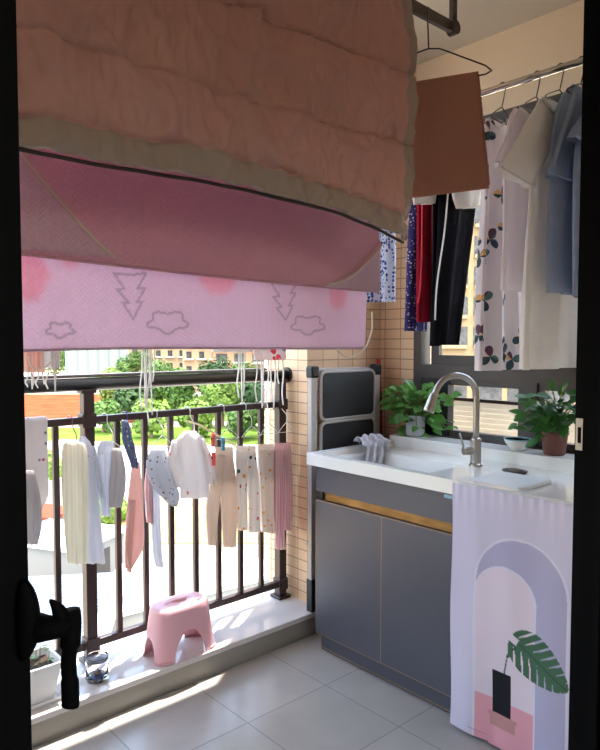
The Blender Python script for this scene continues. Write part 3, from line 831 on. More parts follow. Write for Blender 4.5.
# ================================================================== CURTAIN under the worktop
UX = 1.848
def seg(px, py, ax, ay, bx_, by_):
    dx, dy = bx_ - ax, by_ - ay; t_ = max(0, min(1, ((px - ax) * dx + (py - ay) * dy) / (dx * dx + dy * dy + 1e-12)))
    return math.hypot(px - ax - t_ * dx, py - ay - t_ * dy)
lin = lambda *c: srgb(*c)[:3]
C_BG, C_ARCH, C_IN, C_LINE = lin(214, 208, 228), lin(184, 180, 208), lin(232, 218, 230), lin(226, 222, 238)
C_PINK, C_VASE, C_BASE, C_LEAF, C_STEM = lin(232, 168, 180), lin(40, 40, 46), lin(200, 148, 146), lin(78, 112, 88), lin(50, 76, 62)
def curtain_paint(u, v, co):
    y, z = co.y0, co.z0
    c = C_BG
    oy, ohw, otop = 1.035, 0.157, 0.705           # outer arch: centre, half width, top
    iy, ihw, itop = 1.087, 0.106, 0.605
    def inside(yy, zz, cy, hw, tp):
        if zz > tp - hw: return math.hypot(yy - cy, zz - (tp - hw)) - hw
        return abs(yy - cy) - hw
    do = inside(y, z, oy, ohw, otop); di = inside(y, z, iy, ihw, itop)
    if do < 0: c = C_ARCH
    if abs(do) < 0.004: c = C_LINE
    if di < 0:
        c = C_IN
        if z < 0.17 + 0.0 * y: c = C_PINK
    if abs(di) < 0.003: c = C_LINE
    if 1.062 < y < 1.128 and 0.122 < z < 0.263: c = C_VASE
    # hexagonal base tray
    if 1.040 < y < 1.140 and 0.078 < z < 0.126:
        if (z > 0.112 and abs(y - 1.09) < 0.05) or z <= 0.112: c = C_BASE if z > 0.112 or abs(y - 1.09) < 0.045 else c
    # leaf
    lx, lz = 0.975, 0.345
    a_ = math.radians(-28)                            # leaf axis, from stem end to tip
    dy, dz = -(y - lx), z - lz
    p_ = dy * math.cos(a_) + dz * math.sin(a_); q_ = -dy * math.sin(a_) + dz * math.cos(a_)
    L_ = 0.115
    if -L_ * 0.85 < p_ < L_:
        t_ = (p_ + L_ * 0.85) / (1.85 * L_)
        hw = 0.074 * math.sin(PI * t_ ** 0.72) ** 0.62
        if abs(q_) < hw and not (t_ < 0.12 and abs(q_) < 0.012):
            c = C_LEAF
            s_ = (p_ - abs(q_) * 0.55) * 34        # slits running outwards
            fr = s_ - math.floor(s_)
            if abs(q_) > 0.014 and fr < 0.24 * min(1, (abs(q_) - 0.010) / 0.030) and t_ > 0.10: c = C_ARCH if di > 0 else C_IN
            if abs(q_) < 0.0012: c = C_STEM
    if seg(y, z, 1.085, 0.263, 1.072, 0.330) < 0.0022 or seg(y, z, 1.072, 0.330, 1.045, 0.362) < 0.0022: c = C_STEM
    if abs(y - 1.068) + abs(z - 0.345) * 0.6 < 0.016 and y < 1.072: c = C_LEAF
    return c
class Pt: pass
def curtain():
    bm = nb(); nu, nv = 230, 330
    y0, y1, z0, z1 = 0.700, 1.288, 0.012, 0.8455
    def P(u, v):
        y = y1 + (y0 - y1) * u; z = z1 + (z0 - z1) * v
        g = math.exp(-v * 16)
        fold = 0.0024 * math.sin(u * 26 + 1) * (0.35 + 0.65 * v) + 0.0040 * math.sin(u * 12 + 2.2 + v) * v + 0.0012 * g * math.sin(u * 110)
        fold += 0.006 * n3(u * 5, v * 2.5, 4) * v
        yy = y + 0.004 * n3(v * 3, 0, 9) * (1 - u) * v - 0.002 * math.sin(v * 9) * (1 - u)
        if v > 0.97 and u < 0.25: z = z + 0.02 * u
        return (UX - 0.008 + fold, yy, z + 0.0025 * math.sin(u * 50) * (1 if v < 0.001 else 0))
    layer = bm.loops.layers.float_color.new('print')
    V = [[None] * nu for _ in range(nv)]; Cc = [[None] * nu for _ in range(nv)]
    for j in range(nv):
        for i in range(nu):
            u, v = i / (nu - 1), j / (nv - 1); V[j][i] = bm.verts.new(P(u, v))
            q = Pt(); q.y0 = y1 + (y0 - y1) * u; q.z0 = z1 + (z0 - z1) * v; Cc[j][i] = curtain_paint(u, v, q)
    for j in range(nv - 1):
        for i in range(nu - 1):
            f = bm.faces.new((V[j][i], V[j][i + 1], V[j + 1][i + 1], V[j + 1][i]))
            for lp, (a, b) in zip(f.loops, ((j, i), (j, i + 1), (j + 1, i + 1), (j + 1, i))):
                c = Cc[a][b]; lp[layer] = (c[0], c[1], c[2], 1)
    o = obj('cabinet_curtain', bm, m_curtain, smooth=True, tagv=('pale lilac curtain printed with pink arch, black vase and green leaf, hanging from the worktop', 'curtain'))
curtain()

# ================================================================== AIRER RODS from the ceiling
def airer(Y, x0, x1, z, label, m, r=0.013, px=None):
    root = thing('airer_rod', label, 'clothes rod', ((x0 + x1) / 2, Y, z), 'ceiling airer rods')
    bm = nb(); box(bm, x0, x1, Y - 0.009, Y + 0.009, z - 0.018, z + 0.018); obj('rod', bm, m, root, bevel=0.004)
    for x in (x0 + 0.012, x1 - 0.012):
        bm = nb(); box(bm, x - 0.011, x + 0.011, Y - 0.0085, Y + 0.0085, z - 0.02, CZ - 0.004); b_ = obj('hanger_post', bm, m, root, bevel=0.002)
        bm = nb(); box(bm, x - 0.03, x + 0.03, Y - 0.03, Y + 0.03, CZ - 0.006, CZ - 0.0003); obj('mounting_plate', bm, m, b_)
        bm = nb(); tube(bm, [(x, Y - 0.014, z), (x, Y + 0.014, z)], 0.022, 16); obj('end_cap', bm, m, b_)
    return root
RZ = 2.325
airer(1.28, 0.05, 1.815, RZ, 'dark metal ceiling rod carrying the brown comforter and the towel hanger', m_frame)
airer(1.665, 0.05, 1.985, RZ, 'dark ceiling rod under the quilted pink mattress pad', m_frame)
airer(2.08, 0.05, 1.995, RZ, 'dark ceiling rod nearest the railing, behind the pink pad', m_frame)

# ================================================================== COMFORTER
def comforter():
    root = thing('comforter', 'thick dusty brown pink comforter with taupe hem folded over the front ceiling rod', 'comforter', (0.93, 1.28, 1.62))
    x0, x1 = 0.10, 1.528
    seams = (1.887, 2.085)
    def hem(x):
        # lower edge height; it dips at the right corner
        q = (x - x0) / (x1 - x0)
        return 1.681 - 0.006 * q - 0.062 * max(0, (q - 0.76) / 0.24) ** 1.5 + 0.004 * math.sin(x * 9)
    def P(u, v):
        x = x0 + (x1 - x0) * u
        zt_ = RZ + 0.030; h0 = hem(x)
        L1 = zt_ - h0
        s = v * (L1 + 0.09 + 0.55)
        if s < L1: z = h0 + s; y = 1.243; side = 1
        elif s < L1 + 0.09:
            a_ = (s - L1) / 0.09 * PI; z = zt_ + 0.012 * math.sin(a_); y = 1.2795 - 0.0365 * math.cos(a_); side = 0
        else: z = zt_ - (s - L1 - 0.09); y = 1.316; side = -1
        d = 0
        if side == 1:
            for sm in seams + (h0 + 0.062,):
                szz = sm + 0.012 * n3(x * 5, sm * 7, 1) + 0.006 * n3(x * 22, sm * 3, 4)
                g = (z - szz) / 0.0065
                d -= 0.011 * math.exp(-g * g)
                g2 = (z - szz) / 0.05
                d -= 0.004 * math.exp(-g2 * g2) * (0.6 + n3(x * 30, sm, 2))
            k_ = min(1, (zt_ - z) / 0.25)
            d += 0.026 * k_ * n3(x * 2.6, z * 0.9, 0.3) + 0.008 * n3(x * 9, z * 2.2, 2.1) + 0.004 * n3(x * 24, z * 7, 5)
            for (fx_, fz_, am, sd) in ((4.0, 2.6, 0.018, 7), (8, 5.0, 0.014, 3), (15, 9, 0.008, 13), (26, 12, 0.005, 23)):
                wx = x + 0.05 * n3(x * 3, z * 3, sd); r_ = 1 - abs(n3(wx * fx_ + z * 1.2, z * fz_ - x, sd)) * 3.0
                d += am * max(0, r_) ** 2
            if z < h0 + 0.06: d += 0.0035 * math.sin(x * 75 + 2 * math.sin(x * 11)) - 0.004
        else: d = 0.010 * n3(x * 5, z * 3, 8)
        edge = 0.010 * n3(z * 4, 0, 1) * u
        dy = -d if side >= 0 else d
        if side == 0: dy = 0
        return (x + edge, y + dy, z)
    bm = nb(); nu, nv = 300, 230
    grid(bm, P, nu, nv)
    bm.faces.ensure_lookup_table()
    for f in bm.faces:
        c = f.calc_center_median(); 
        if c.y < 1.28 and (c.z < hem(c.x) + 0.058 or c.x > x1 - 0.038): f.material_index = 1
    obj('cover', bm, [m_comf, m_band], root, smooth=True, solid=0.010)
    bm = nb(); pts = [(x0 + (x1 - x0) * k / 60, 1.2515 + 0.002 * math.sin(k), hem(x0 + (x1 - x0) * k / 60) - 0.004) for k in range(61)]
    tube(bm, pts, 0.0042, 6); o = obj('piping', bm, mat('dark_piping', srgb(44, 30, 28), 0.7), root, smooth=True); o['label'] = 'dark piping along the lower hem'
    bm = nb(); pts = [onpl(404.5, y, (1.56, 1.30, 0), (0.05, 1, 0)) for y in (168, 182, 198, 208)]
    tube(bm, pts, lambda t: 0.003 + 0.006 * t, 8, 3, flat=0.5); obj('corner_loop', bm, mat('black_tape', srgb(24, 20, 22), 0.8), root, smooth=True)
comforter()

# ================================================================== QUILTED MATTRESS PAD
def pad():
    root = thing('mattress_pad', 'pink quilted mattress pad with faint tree print folded over the middle ceiling rod', 'mattress pad', (1.1, 1.665, 1.3))
    YF, YB = 1.625, 1.712
    x0, x1 = 0.36, 1.815
    cF, cF2 = lin(228, 188, 200), lin(222, 200, 208)
    cB, cPk, cLn = lin(238, 214, 228), lin(244, 170, 186), lin(140, 120, 140)
    # arc of the folded corner, measured on the front flap
    def front_bottom(x):
        pL = ony(22, 254, YF).z; pR = ony(380, 292, YF)
        q = (x - ony(22, 254, YF).x) / (pR.x - ony(22, 254, YF).x)
        return pL + (pR.z - pL) * q - 0.006 * math.sin(PI * max(0, min(1, q)))
    def arcpts(px): return [ony(a, b, YF) for a, b in px]
    arcL = catmull(arcpts([(8, 138), (24, 160), (50, 192), (82, 228), (103, 249), (114, 258)]), 6)
    arcR = catmull(arcpts([(325, 285), (345, 279), (366, 262), (381, 244), (390, 226), (397, 200)]), 6)
    def dist_arc(A, x, z):
        return min(seg(x, z, a.x, a.z, b.x, b.z) for a, b in zip(A, A[1:]))
    def inL(x, z):     # lower-left of the arc
        for a, b in zip(arcL, arcL[1:]):
            if a.z >= z >= b.z: t_ = (a.z - z) / max(1e-6, a.z - b.z); return x < a.x + (b.x - a.x) * t_
        return False
    def inR(x, z):
        for a, b in zip(arcR, arcR[1:]):
            if a.z <= z <= b.z: t_ = (z - a.z) / max(1e-6, b.z - a.z); return x > a.x + (b.x - a.x) * t_
        return x > arcR[0].x and z < arcR[0].z
    xR = 1.868
    def Pf(u, v):
        z1 = RZ + 0.022; x = x0 + (xR - x0) * u
        z = front_bottom(x) + (z1 - front_bottom(x)) * v
        q = 1 - v
        y = YF + 0.010 * n3(x * 2.4, z * 2, 3) * q + 0.004 * n3(x * 8, z * 5, 1)
        if inL(x, z) or inR(x, z): y -= 0.007
        ex = -0.03 * q * (u ** 6)
        return (x + ex, y, z)
    def paintf(u, v, co):
        if inL(co.x, co.z) or inR(co.x, co.z): return cF2
        b_ = 0.0
        return tuple(a * (1 - b_) + c * b_ for a, c in zip(cF, lin(238, 150, 165)))
    bm = nb(); grid(bm, Pf, 300, 150, paintf)
    obj('front_flap', bm, m_pad, root, smooth=True, solid=0.005)
    def clip(A): return [Vector((p.x, YF - 0.010, p.z)) for p in A if p.x < xR - 0.012 and p.z > front_bottom(p.x) - 0.002]
    for A in (arcL, arcR):
        c_ = clip(A)
        if len(c_) > 2:
            bm = nb(); tube(bm, c_, 0.0042, 6); obj('corner_piping', bm, m_strap, root, smooth=True)
    bm = nb(); pts = []
    for k in range(61):
        x = x0 + (xR - 0.03 - x0) * k / 60; pts.append((x, YF - 0.003, front_bottom(x)))
    tube(bm, pts, 0.0045, 6); obj('hem_binding', bm, mat('dusk_pink_binding', srgb(206, 160, 172), 0.9, trans=0.3), root, smooth=True)
    # back flap with print
    trees = []
    def pl_(pts): return [ony(a, b, YB) for a, b in pts]
    tree1 = pl_([(113, 273), (124, 289), (116, 289), (129, 303), (122, 302), (133, 319), (142, 302), (137, 302), (145, 288), (137, 289), (146, 273), (130, 275), (113, 273)])
    tree2 = pl_([(270, 282), (279, 296), (273, 297), (281, 307), (276, 308), (285, 320), (292, 306), (288, 306), (295, 293), (290, 293), (298, 281), (284, 284), (270, 282)])
    cloud = lambda cx, cy, s: pl_([(cx + s * (18 + 3.2 * math.sin(5 * a)) * math.cos(a), cy + s * (10 + 1.8 * math.sin(5 * a)) * math.sin(a)) for a in [2 * PI * k / 40 for k in range(41)]])
    lines = [tree1, tree2, cloud(167, 322, 1.0), cloud(307, 325, 0.85), cloud(60, 330, 0.7)]
    boxes_ = [(min(p.x for p in L_) - .01, max(p.x for p in L_) + .01, min(p.z for p in L_) - .01, max(p.z for p in L_) + .01, L_) for L_ in lines]
    blobs = [(ony(24, 275, YB), 0.075), (ony(217, 272, YB), 0.080), (ony(337, 296, YB), 0.055), (ony(70, 262, YB), 0.03)]
    pRb, pLb = ony(362, 346, YB), ony(27, 353, YB)
    xb1 = pRb.x
    def Pb(u, v):
        x = x0 + (xb1 + 0.018 - x0) * u; zb = pLb.z + (pRb.z - pLb.z) * u
        zb += 0.006 * math.sin(u * 5)
        z = zb + (RZ + 0.022 - zb) * v
        y = YB + 0.012 * n3(x * 2.2, z * 1.8, 13) * (1 - v) + 0.004 * n3(x * 9, z * 6, 21)
        ex = 0.035 * v * u ** 6 - 0.012 * (u ** 20) * (1 - v) ** 6
        return (x + ex, y, z)
    def paintb(u, v, co):
        c = cB
        for (p, r_) in blobs:
            d_ = math.hypot(co.x - p.x, (co.z - p.z)) + 0.012 * n3(co.x * 30, co.z * 30, 1)
            if d_ < r_: k_ = min(1, (r_ - d_) / 0.02); c = tuple(a * (1 - k_ * .55) + b * k_ * .55 for a, b in zip(c, cPk))
        if co.z < 1.62:
            for (xa, xb_, za, zb_, L_) in boxes_:
                if xa < co.x < xb_ and za < co.z < zb_:
                    dd = min(seg(co.x, co.z, a.x, a.z, b.x, b.z) for a, b in zip(L_, L_[1:]))
                    if dd < 0.0036: k_ = 0.42; c = tuple(a * (1 - k_) + b * k_ for a, b in zip(c, cLn))
        return c
    bm = nb(); grid(bm, Pb, 420, 290, paintb)
    bk = obj('back_flap', bm, m_pad, root, smooth=True, solid=0.005)
    bm = nb(); tube(bm, [Vector(Pb(k / 60, 0)) for k in range(61)], 0.0042, 6); obj('hem_binding', bm, mat('lilac_binding', srgb(206, 176, 196), 0.9, trans=0.3), bk, smooth=True)
    # fold over the rod
    def Pt_(u, v):
        x = x0 + (xR - x0) * u; a_ = PI * v
        return (x, 1.6685 - 0.0435 * math.cos(a_), RZ + 0.022 + 0.012 * math.sin(a_))
    bm = nb(); grid(bm, Pt_, 30, 9, lambda u, v, co: cF); obj('fold', bm, m_pad, root, smooth=True, solid=0.005)
    # elastic corner straps
    for pp in ([(372, 312), (372, 330), (365, 348), (352, 357), (343, 355), (337, 349)], [(28, 356), (32, 367), (42, 368), (52, 361), (60, 353)]):
        bm = nb(); tube(bm, [ony(a, b, YB - 0.006) for a, b in pp], 0.0048, 8, 6, flat=0.4); o = obj('elastic_strap', bm, m_strap, root, smooth=True); o['label'] = 'white elastic corner strap'
pad()

# ================================================================== TOWEL ON WIRE HANGER
HC = Vector((1.63, 1.262, 0)); HD = Vector((0.42, -0.91, 0)).normalized(); HN = Vector((HD.y, -HD.x, 0))
def hpl(x, y): return onpl(x, y, HC, HN)
def wire_hanger(name, label, c, d, zhook, drop, halfw, m, rodr=0.018, group=None, hgt=0.10, r=0.0018, cat='hanger'):
    """c: point where the hook hangs; d: direction of the shoulders"""
    c = Vector(c); d = Vector(d).normalized()
    root = thing(name, label, cat, c, group)
    bm = nb(); zt_ = zhook + rodr + r + 0.0006
    q = rodr + r + 0.0008
    P = [c + d * 0.0]
    hook = []
    for k in range(9):
        a_ = PI * (1.12 - 1.25 * k / 8)
        hook.append(Vector((c.x, c.y, zhook)) + HNX(d) * (q * math.cos(a_)) + Vector((0, 0, q * math.sin(a_))))
    hook.append(Vector((c.x, c.y, zhook - drop * 0.55)) + HNX(d) * (q * 0.5))
    hook.append(Vector((c.x, c.y, zhook - drop)))
    tube(bm, hook, r, 6, 3)
    obj('hook', bm, m, root, smooth=True)
    zc = zhook - drop
    a = Vector((c.x, c.y, zc))
    pts = [a, a - d * halfw * 0.18 + Vector((0, 0, -0.006)), a - d * halfw * 0.9 - Vector((0, 0, hgt * 0.75)), a - d * halfw - Vector((0, 0, hgt * 0.92)), a - d * halfw * 0.9 - Vector((0, 0, hgt)),
           a + d * halfw * 0.9 - Vector((0, 0, hgt)), a + d * halfw - Vector((0, 0, hgt * 0.92)), a + d * halfw * 0.9 - Vector((0, 0, hgt * 0.75)), a + d * halfw * 0.18 + Vector((0, 0, -0.006)), a]
    bm = nb(); dense = []
    for p, q2 in zip(pts, pts[1:]):
        for k in range(3): dense.append(p.lerp(q2, k / 3))
    dense.append(pts[-1]); tube(bm, dense, r, 6); obj('shoulder_bar', bm, m, root, smooth=True)
    return root
def HNX(d): return Vector((d.y, -d.x, 0)).normalized()
def towel():
    # hanger hooked on the front rod
    wire_hanger('wire_hanger', 'dark thin wire hanger on the front ceiling rod carrying the brown towel', (1.678, 1.28, 0), HD, RZ, 0.100, 0.190, m_wire, rodr=0.0185, hgt=0.105, r=0.0024)
    zb = RZ - 0.100 - 0.105
    bm = nb()
    a = Vector((1.678, 1.28, 0))
    sL, sR = -0.19, 0.150
    tilt = 0.0
    def P(u, v):
        s = sL + (sR - sL) * u
        zt_ = zb + 0.004; Lf = 0.345 + 0.012 * (1 - u)
        tot = Lf + 0.02 + 0.33
        q = v * tot
        s2 = s + (0.022 * (1 - abs(2 * v - 1)) * 0 + 0.055 * max(0, min(1, (abs(v - 0.5) * 2))) * (u - 0.3))
        if q < Lf: z = zt_ - Lf + q; off = -0.010
        elif q < Lf + 0.02: a_ = (q - Lf) / 0.02 * PI; z = zt_ + 0.004 * math.sin(a_); off = -0.010 * math.cos(a_)
        else: z = zt_ - (q - Lf - 0.02); off = 0.010
        hang = min(1, (zt_ - z) / 0.1) if z < zt_ else 0
        off += 0.007 * n3(s * 9, z * 3, 5) * hang + 0.003 * n3(s * 30, z * 9, 2) * hang
        p = a + HD * s2 + HN * (-off if True else off); p.z = z
        return p
    grid(bm, P, 70, 120)
    o = obj('bath_towel', bm, m_towel, smooth=True, solid=0.006, tagv=('rust brown towel folded over the wire hanger beside the comforter', 'towel'))
towel()

# ================================================================== CHROME POLE + RIGHT HAND CLOTHES
PX_, PZ = 2.23, 2.272
pole = thing('chrome_pole', 'chrome clothes pole hung from the ceiling in front of the window', 'clothes rod', (PX_, 1.45, PZ))
bm = nb(); tube(bm, [(PX_, 0.67, PZ), (PX_, 2.16, PZ)], 0.0125, 16); obj('rod', bm, m_chrome, pole, smooth=True)
bm = nb(); tube(bm, [(PX_ + 0.035, 0.67, PZ + 0.010), (PX_ + 0.035, 2.16, PZ + 0.010)], 0.004, 8); obj('back_rail', bm, m_chrome, pole, smooth=True)
for y in (0.75, 2.12):
    bm = nb(); tube(bm, [(PX_, y, PZ), (PX_, y, CZ - 0.001)], 0.006, 10); h_ = obj('suspension_rod', bm, m_chrome, pole)
    bm = nb(); tube(bm, [(PX_, y, PZ), (PX_ + 0.035, y, PZ + 0.01)], 0.004, 8); obj('bracket', bm, m_chrome, h_)
gP = 'clothes hangers on the chrome pole'
def ph(y, lab, m, hw=0.10, drop=0.075): return wire_hanger('clothes_hanger', lab, (PX_, y, 0), (1, 0.0, 0), PZ, drop, hw, m, rodr=0.0125, group=gP, hgt=0.05, r=0.0024)
HZ = PZ - 0.11       # top of the shoulders of the hanger
NY = Vector((0, 1, 0))
def top_garment(name, mat_, Y, L, wsh, wb, sl, sw, label, cat, neck=0.07, th=0.028, amp=0.012, z0=None, sleeve_ang=0.95, xc=PX_, seed=0, collar=0.035, xb=None):
    """short sleeved top hanging in the plane y=Y"""
    z0 = HZ + 0.012 if z0 is None else z0
    root = thing(name, label, cat, (xc, Y, z0 - L))
    bm = nb()
    def r_(hw_l, hw_r, z): return (Vector((xc - hw_l, Y, z)), Vector((xc + hw_r, Y, z)))
    drop = 0.075
    wr = wb if xb is None else xb
    rows = [r_(neck, neck, z0), r_(neck + (wsh - neck) * .5, neck + (wsh - neck) * .5, z0 - drop * .40), r_(wsh, wsh, z0 - drop), r_(wsh * 0.99, wsh * 0.99, z0 - drop - 0.10), r_((wsh + wb) / 2, (wsh + wr) / 2, z0 - L * .55), r_(wb, wr, z0 - L)]
    drape(bm, rows, th, NY, 40, 6, amp, 2.4, seed)
    for sgn in (-1, 1):
        a0 = Vector((xc + sgn * (wsh - 0.07), Y, z0 - drop * .55)); dd = Vector((sgn * math.cos(sleeve_ang), 0, -math.sin(sleeve_ang)))
        if xc + sgn * (wsh + sl * math.cos(sleeve_ang)) > XW - 0.03: dd = Vector((sgn * 0.30, 0, -0.95)).normalized()
        pn = Vector((-dd.z, 0, dd.x)) * sgn
        rs = []
        for t_ in (0, 0.33, 0.66, 1.0):
            c = a0 + dd * (sl + 0.07) * t_; hw = sw * (0.85 + 0.15 * t_)
            ins = pn * -0.03
            lo, hi = c + ins - pn * hw, c + ins + pn * hw
            rs.append((lo, hi))
        drape(bm, rs, th * 0.75, NY, 24, 5, amp * 0.4, 1.7, seed + sgn)
    o = obj('body', bm, mat_, root, smooth=True)
    # neckline band
    bm = nb(); tube(bm, [(xc - neck - 0.004, Y - 0.016, z0 + 0.002), (xc - neck * .5, Y - 0.022, z0 - collar * .75), (xc, Y - 0.026, z0 - collar - 0.012), (xc + neck * .5, Y - 0.022, z0 - collar * .75), (xc + neck + 0.004, Y - 0.016, z0 + 0.002)], 0.005, 6, 5)
    obj('neckline', bm, mat_, root, smooth=True)
    return root
def motif_mat():
    """white cloth printed with big three-petalled flowers"""
    m = bpy.data.materials.new('petal_print'); m.use_nodes = True
    t = m.node_tree; N = t.nodes; L = t.links; p = N['Principled BSDF']; out = N['Material Output']
    p.inputs['Roughness'].default_value = 0.9
    tc = N.new('ShaderNodeTexCoord'); v = N.new('ShaderNodeTexVoronoi'); v.voronoi_dimensions = '2D'; v.inputs['Scale'].default_value = 1.0; v.inputs['Randomness'].default_value = 0.7
    s0 = N.new('ShaderNodeSeparateXYZ'); L.new(tc.outputs['Object'], s0.inputs[0])
    c0_ = N.new('ShaderNodeCombineXYZ')
    for i, (ax, k) in enumerate(((0, 11.0), (2, 8.5))):
        mm = N.new('ShaderNodeMath'); mm.operation = 'MULTIPLY'; mm.inputs[1].default_value = k; L.new(s0.outputs[ax], mm.inputs[0]); L.new(mm.outputs[0], c0_.inputs[i])
    L.new(c0_.outputs[0], v.inputs['Vector'])
    sub = N.new('ShaderNodeVectorMath'); sub.operation = 'SUBTRACT'; L.new(c0_.outputs[0], sub.inputs[0]); L.new(v.outputs['Position'], sub.inputs[1])
    s1_ = N.new('ShaderNodeSeparateXYZ'); L.new(sub.outputs[0], s1_.inputs[0])
    at = N.new('ShaderNodeMath'); at.operation = 'ARCTAN2'; L.new(s1_.outputs[1], at.inputs[0]); L.new(s1_.outputs[0], at.inputs[1])
    cs = N.new('ShaderNodeSeparateColor'); L.new(v.outputs['Color'], cs.inputs[0])
    ad = N.new('ShaderNodeMath'); ad.operation = 'MULTIPLY_ADD'; ad.inputs[1].default_value = 1.5; L.new(at.outputs[0], ad.inputs[0])
    ml = N.new('ShaderNodeMath'); ml.operation = 'MULTIPLY'; ml.inputs[1].default_value = 6.0; L.new(cs.outputs[1], ml.inputs[0]); L.new(ml.outputs[0], ad.inputs[2])
    co = N.new('ShaderNodeMath'); co.operation = 'COSINE'; L.new(ad.outputs[0], co.inputs[0])
    ab = N.new('ShaderNodeMath'); ab.operation = 'ABSOLUTE'; L.new(co.outputs[0], ab.inputs[0])
    rr = N.new('ShaderNodeMath'); rr.operation = 'MULTIPLY'; rr.inputs[1].default_value = 0.36; L.new(ab.outputs[0], rr.inputs[0])
    lt = N.new('ShaderNodeMath'); lt.operation = 'LESS_THAN'; L.new(v.outputs['Distance'], lt.inputs[0]); L.new(rr.outputs[0], lt.inputs[1])
    sel = N.new('ShaderNodeMath'); sel.operation = 'GREATER_THAN'; sel.inputs[1].default_value = 0.12; L.new(cs.outputs[2], sel.inputs[0])
    mu = N.new('ShaderNodeMath'); mu.operation = 'MULTIPLY'; L.new(lt.outputs[0], mu.inputs[0]); L.new(sel.outputs[0], mu.inputs[1])
    r = N.new('ShaderNodeValToRGB'); r.color_ramp.interpolation = 'CONSTANT'
    e = r.color_ramp.elements; e[0].color = srgb(64, 84, 92); e[0].position = 0; e[1].position = 0.45; e[1].color = srgb(88, 128, 128); q = e.new(0.66); q.color = srgb(112, 76, 92); q = e.new(0.86); q.color = srgb(236, 186, 120)
    # colour varies petal by petal
    a2 = N.new('ShaderNodeMath'); a2.operation = 'MULTIPLY_ADD'; a2.inputs[1].default_value = 0.159; a2.inputs[2].default_value = 0.5; L.new(at.outputs[0], a2.inputs[0])
    L.new(a2.outputs[0], r.inputs[0])
    mx = N.new('ShaderNodeMix'); mx.data_type = 'RGBA'; mx.inputs['A'].default_value = srgb(240, 232, 234); L.new(mu.outputs[0], mx.inputs['Factor']); L.new(r.outputs[0], mx.inputs['B'])
    L.new(mx.outputs['Result'], p.inputs['Base Color'])
    tr = N.new('ShaderNodeBsdfTranslucent'); L.new(mx.outputs['Result'], tr.inputs[0])
    ms = N.new('ShaderNodeMixShader'); ms.inputs[0].default_value = 0.3; L.new(p.outputs[0], ms.inputs[1]); L.new(tr.outputs[0], ms.inputs[2]); L.new(ms.outputs[0], out.inputs[0])
    return m
m_petal = motif_mat()
m_cream = mat('cream_crinkle', srgb(240, 238, 234), 0.9, bump=0.5, bscale=40, stretch=(1, 1, 5), trans=0.45, spec=0.1)
m_tee = mat('pinkish_white_jersey', srgb(240, 232, 234), 0.9, bump=0.1, bscale=60, trans=0.5, spec=0.1)
m_blue = mat('pale_blue_cotton', srgb(172, 188, 214), 0.9, bump=0.3, bscale=40, trans=0.35, vary=0.08, vscale=10, spec=0.1)
m_blue2 = mat('washed_denim', srgb(138, 156, 188), 0.9, bump=0.3, bscale=60, vary=0.12, vscale=20, spec=0.1)
ph(1.36, 'thin hanger inside the flower print dress on the chrome pole', m_wire, 0.07)
ph(1.222, 'thin hanger inside the pinkish white tee on the chrome pole', m_wire, 0.08)
ph(1.135, 'dark hanger with tall hook holding the long cream dress', mat('dark_purple_plastic', srgb(62, 46, 54), 0.4))
ph(1.06, 'grey hanger holding the pale blue shirt on the chrome pole', m_wire)
def shirt_px(name, mat_, Y, body, sleeves, label, cat, th=0.024, amp=0.012, seed=0.0, neck=None, XR=2.49):
    """shirt or dress hanging in the plane across the pole at y=Y"""
    lp = lambda q: Vector((XR, Y, 0)) if q is None else q
    def pt(x, y, zr=None):
        return ony(x, y, Y)
    rows = []
    for (y, xl, xr) in body:
        a = ony(xl, y, Y); b = ony(xr, y, Y) if xr else Vector((XR, Y, a.z))
        if b.x > XR: b = Vector((XR, Y, a.z))
        b.z = a.z; rows.append((a, b))
    root = thing(name, label, cat, (rows[-1][0].x, Y, rows[-1][0].z))
    bm = nb(); drape(bm, rows, th, NY, 48, 7, amp, 2.6, seed); obj('body', bm, mat_, root, smooth=True)
    for k, sl in enumerate(sleeves):
        rs = [(ony(a[0], a[1], Y), ony(b[0], b[1], Y)) for a, b in sl]
        rs = [(p + Vector((0, -0.014, 0)), q + Vector((0, -0.014, 0))) for p, q in rs]
        bm = nb(); drape(bm, rs, th * 0.8, NY, 30, 6, amp * 0.6, 1.7, seed + k + 1); so = obj('sleeve', bm, mat_, root, smooth=True)
        a, b = rs[-1]; bm = nb(); tube(bm, [a + Vector((0, -0.017, 0.002)), a.lerp(b, .5) + Vector((0, -0.021, 0.0)), b + Vector((0, -0.017, 0.002))], 0.004, 6, 4); obj('cuff', bm, mat_, so, smooth=True)
    if neck:
        bm = nb(); tube(bm, [ony(x, y, Y - 0.024) for x, y in neck], 0.0045, 6, 4); obj('neckline', bm, mat_, root, smooth=True)
    return root
shirt_px('printed_dress', m_petal, 1.365, [(118, 486, 508), (135, 484, 520), (200, 484, 519), (290, 480, 520), (371, 478, 522)], [], 'white long dress printed with green and purple petals, beside the black pants', 'dress', th=0.022, amp=0.016, seed=1.0, neck=[(489, 118), (500, 128), (507, 118)])
shirt_px('tee_shirt', m_tee, 1.240, [(108, 514, 533), (118, 510, 548), (150, 506, 552), (220, 506, 552), (290, 505, 552)], [[((516, 108), (530, 120)), ((502, 138), (522, 150)), ((490, 164), (514, 178))]], 'plain pinkish white tee hanging between the petal print dress and cream dress', 'shirt', th=0.018, amp=0.010, seed=2.0)
shirt_px('long_dress', m_cream, 1.140, [(96, 541, 574), (108, 535, 578), (130, 531, None), (172, 530, None), (230, 526, None), (300, 523, None), (370, 521, None)], [[((537, 99), (552, 124)), ((518, 132), (546, 152)), ((493, 169), (526, 189))]], 'long cream crinkled dress with wide short sleeves on a dark hanger', 'dress', th=0.024, amp=0.015, seed=0.4, neck=[(542, 97), (548, 105), (555, 113), (560, 104), (563, 95)])
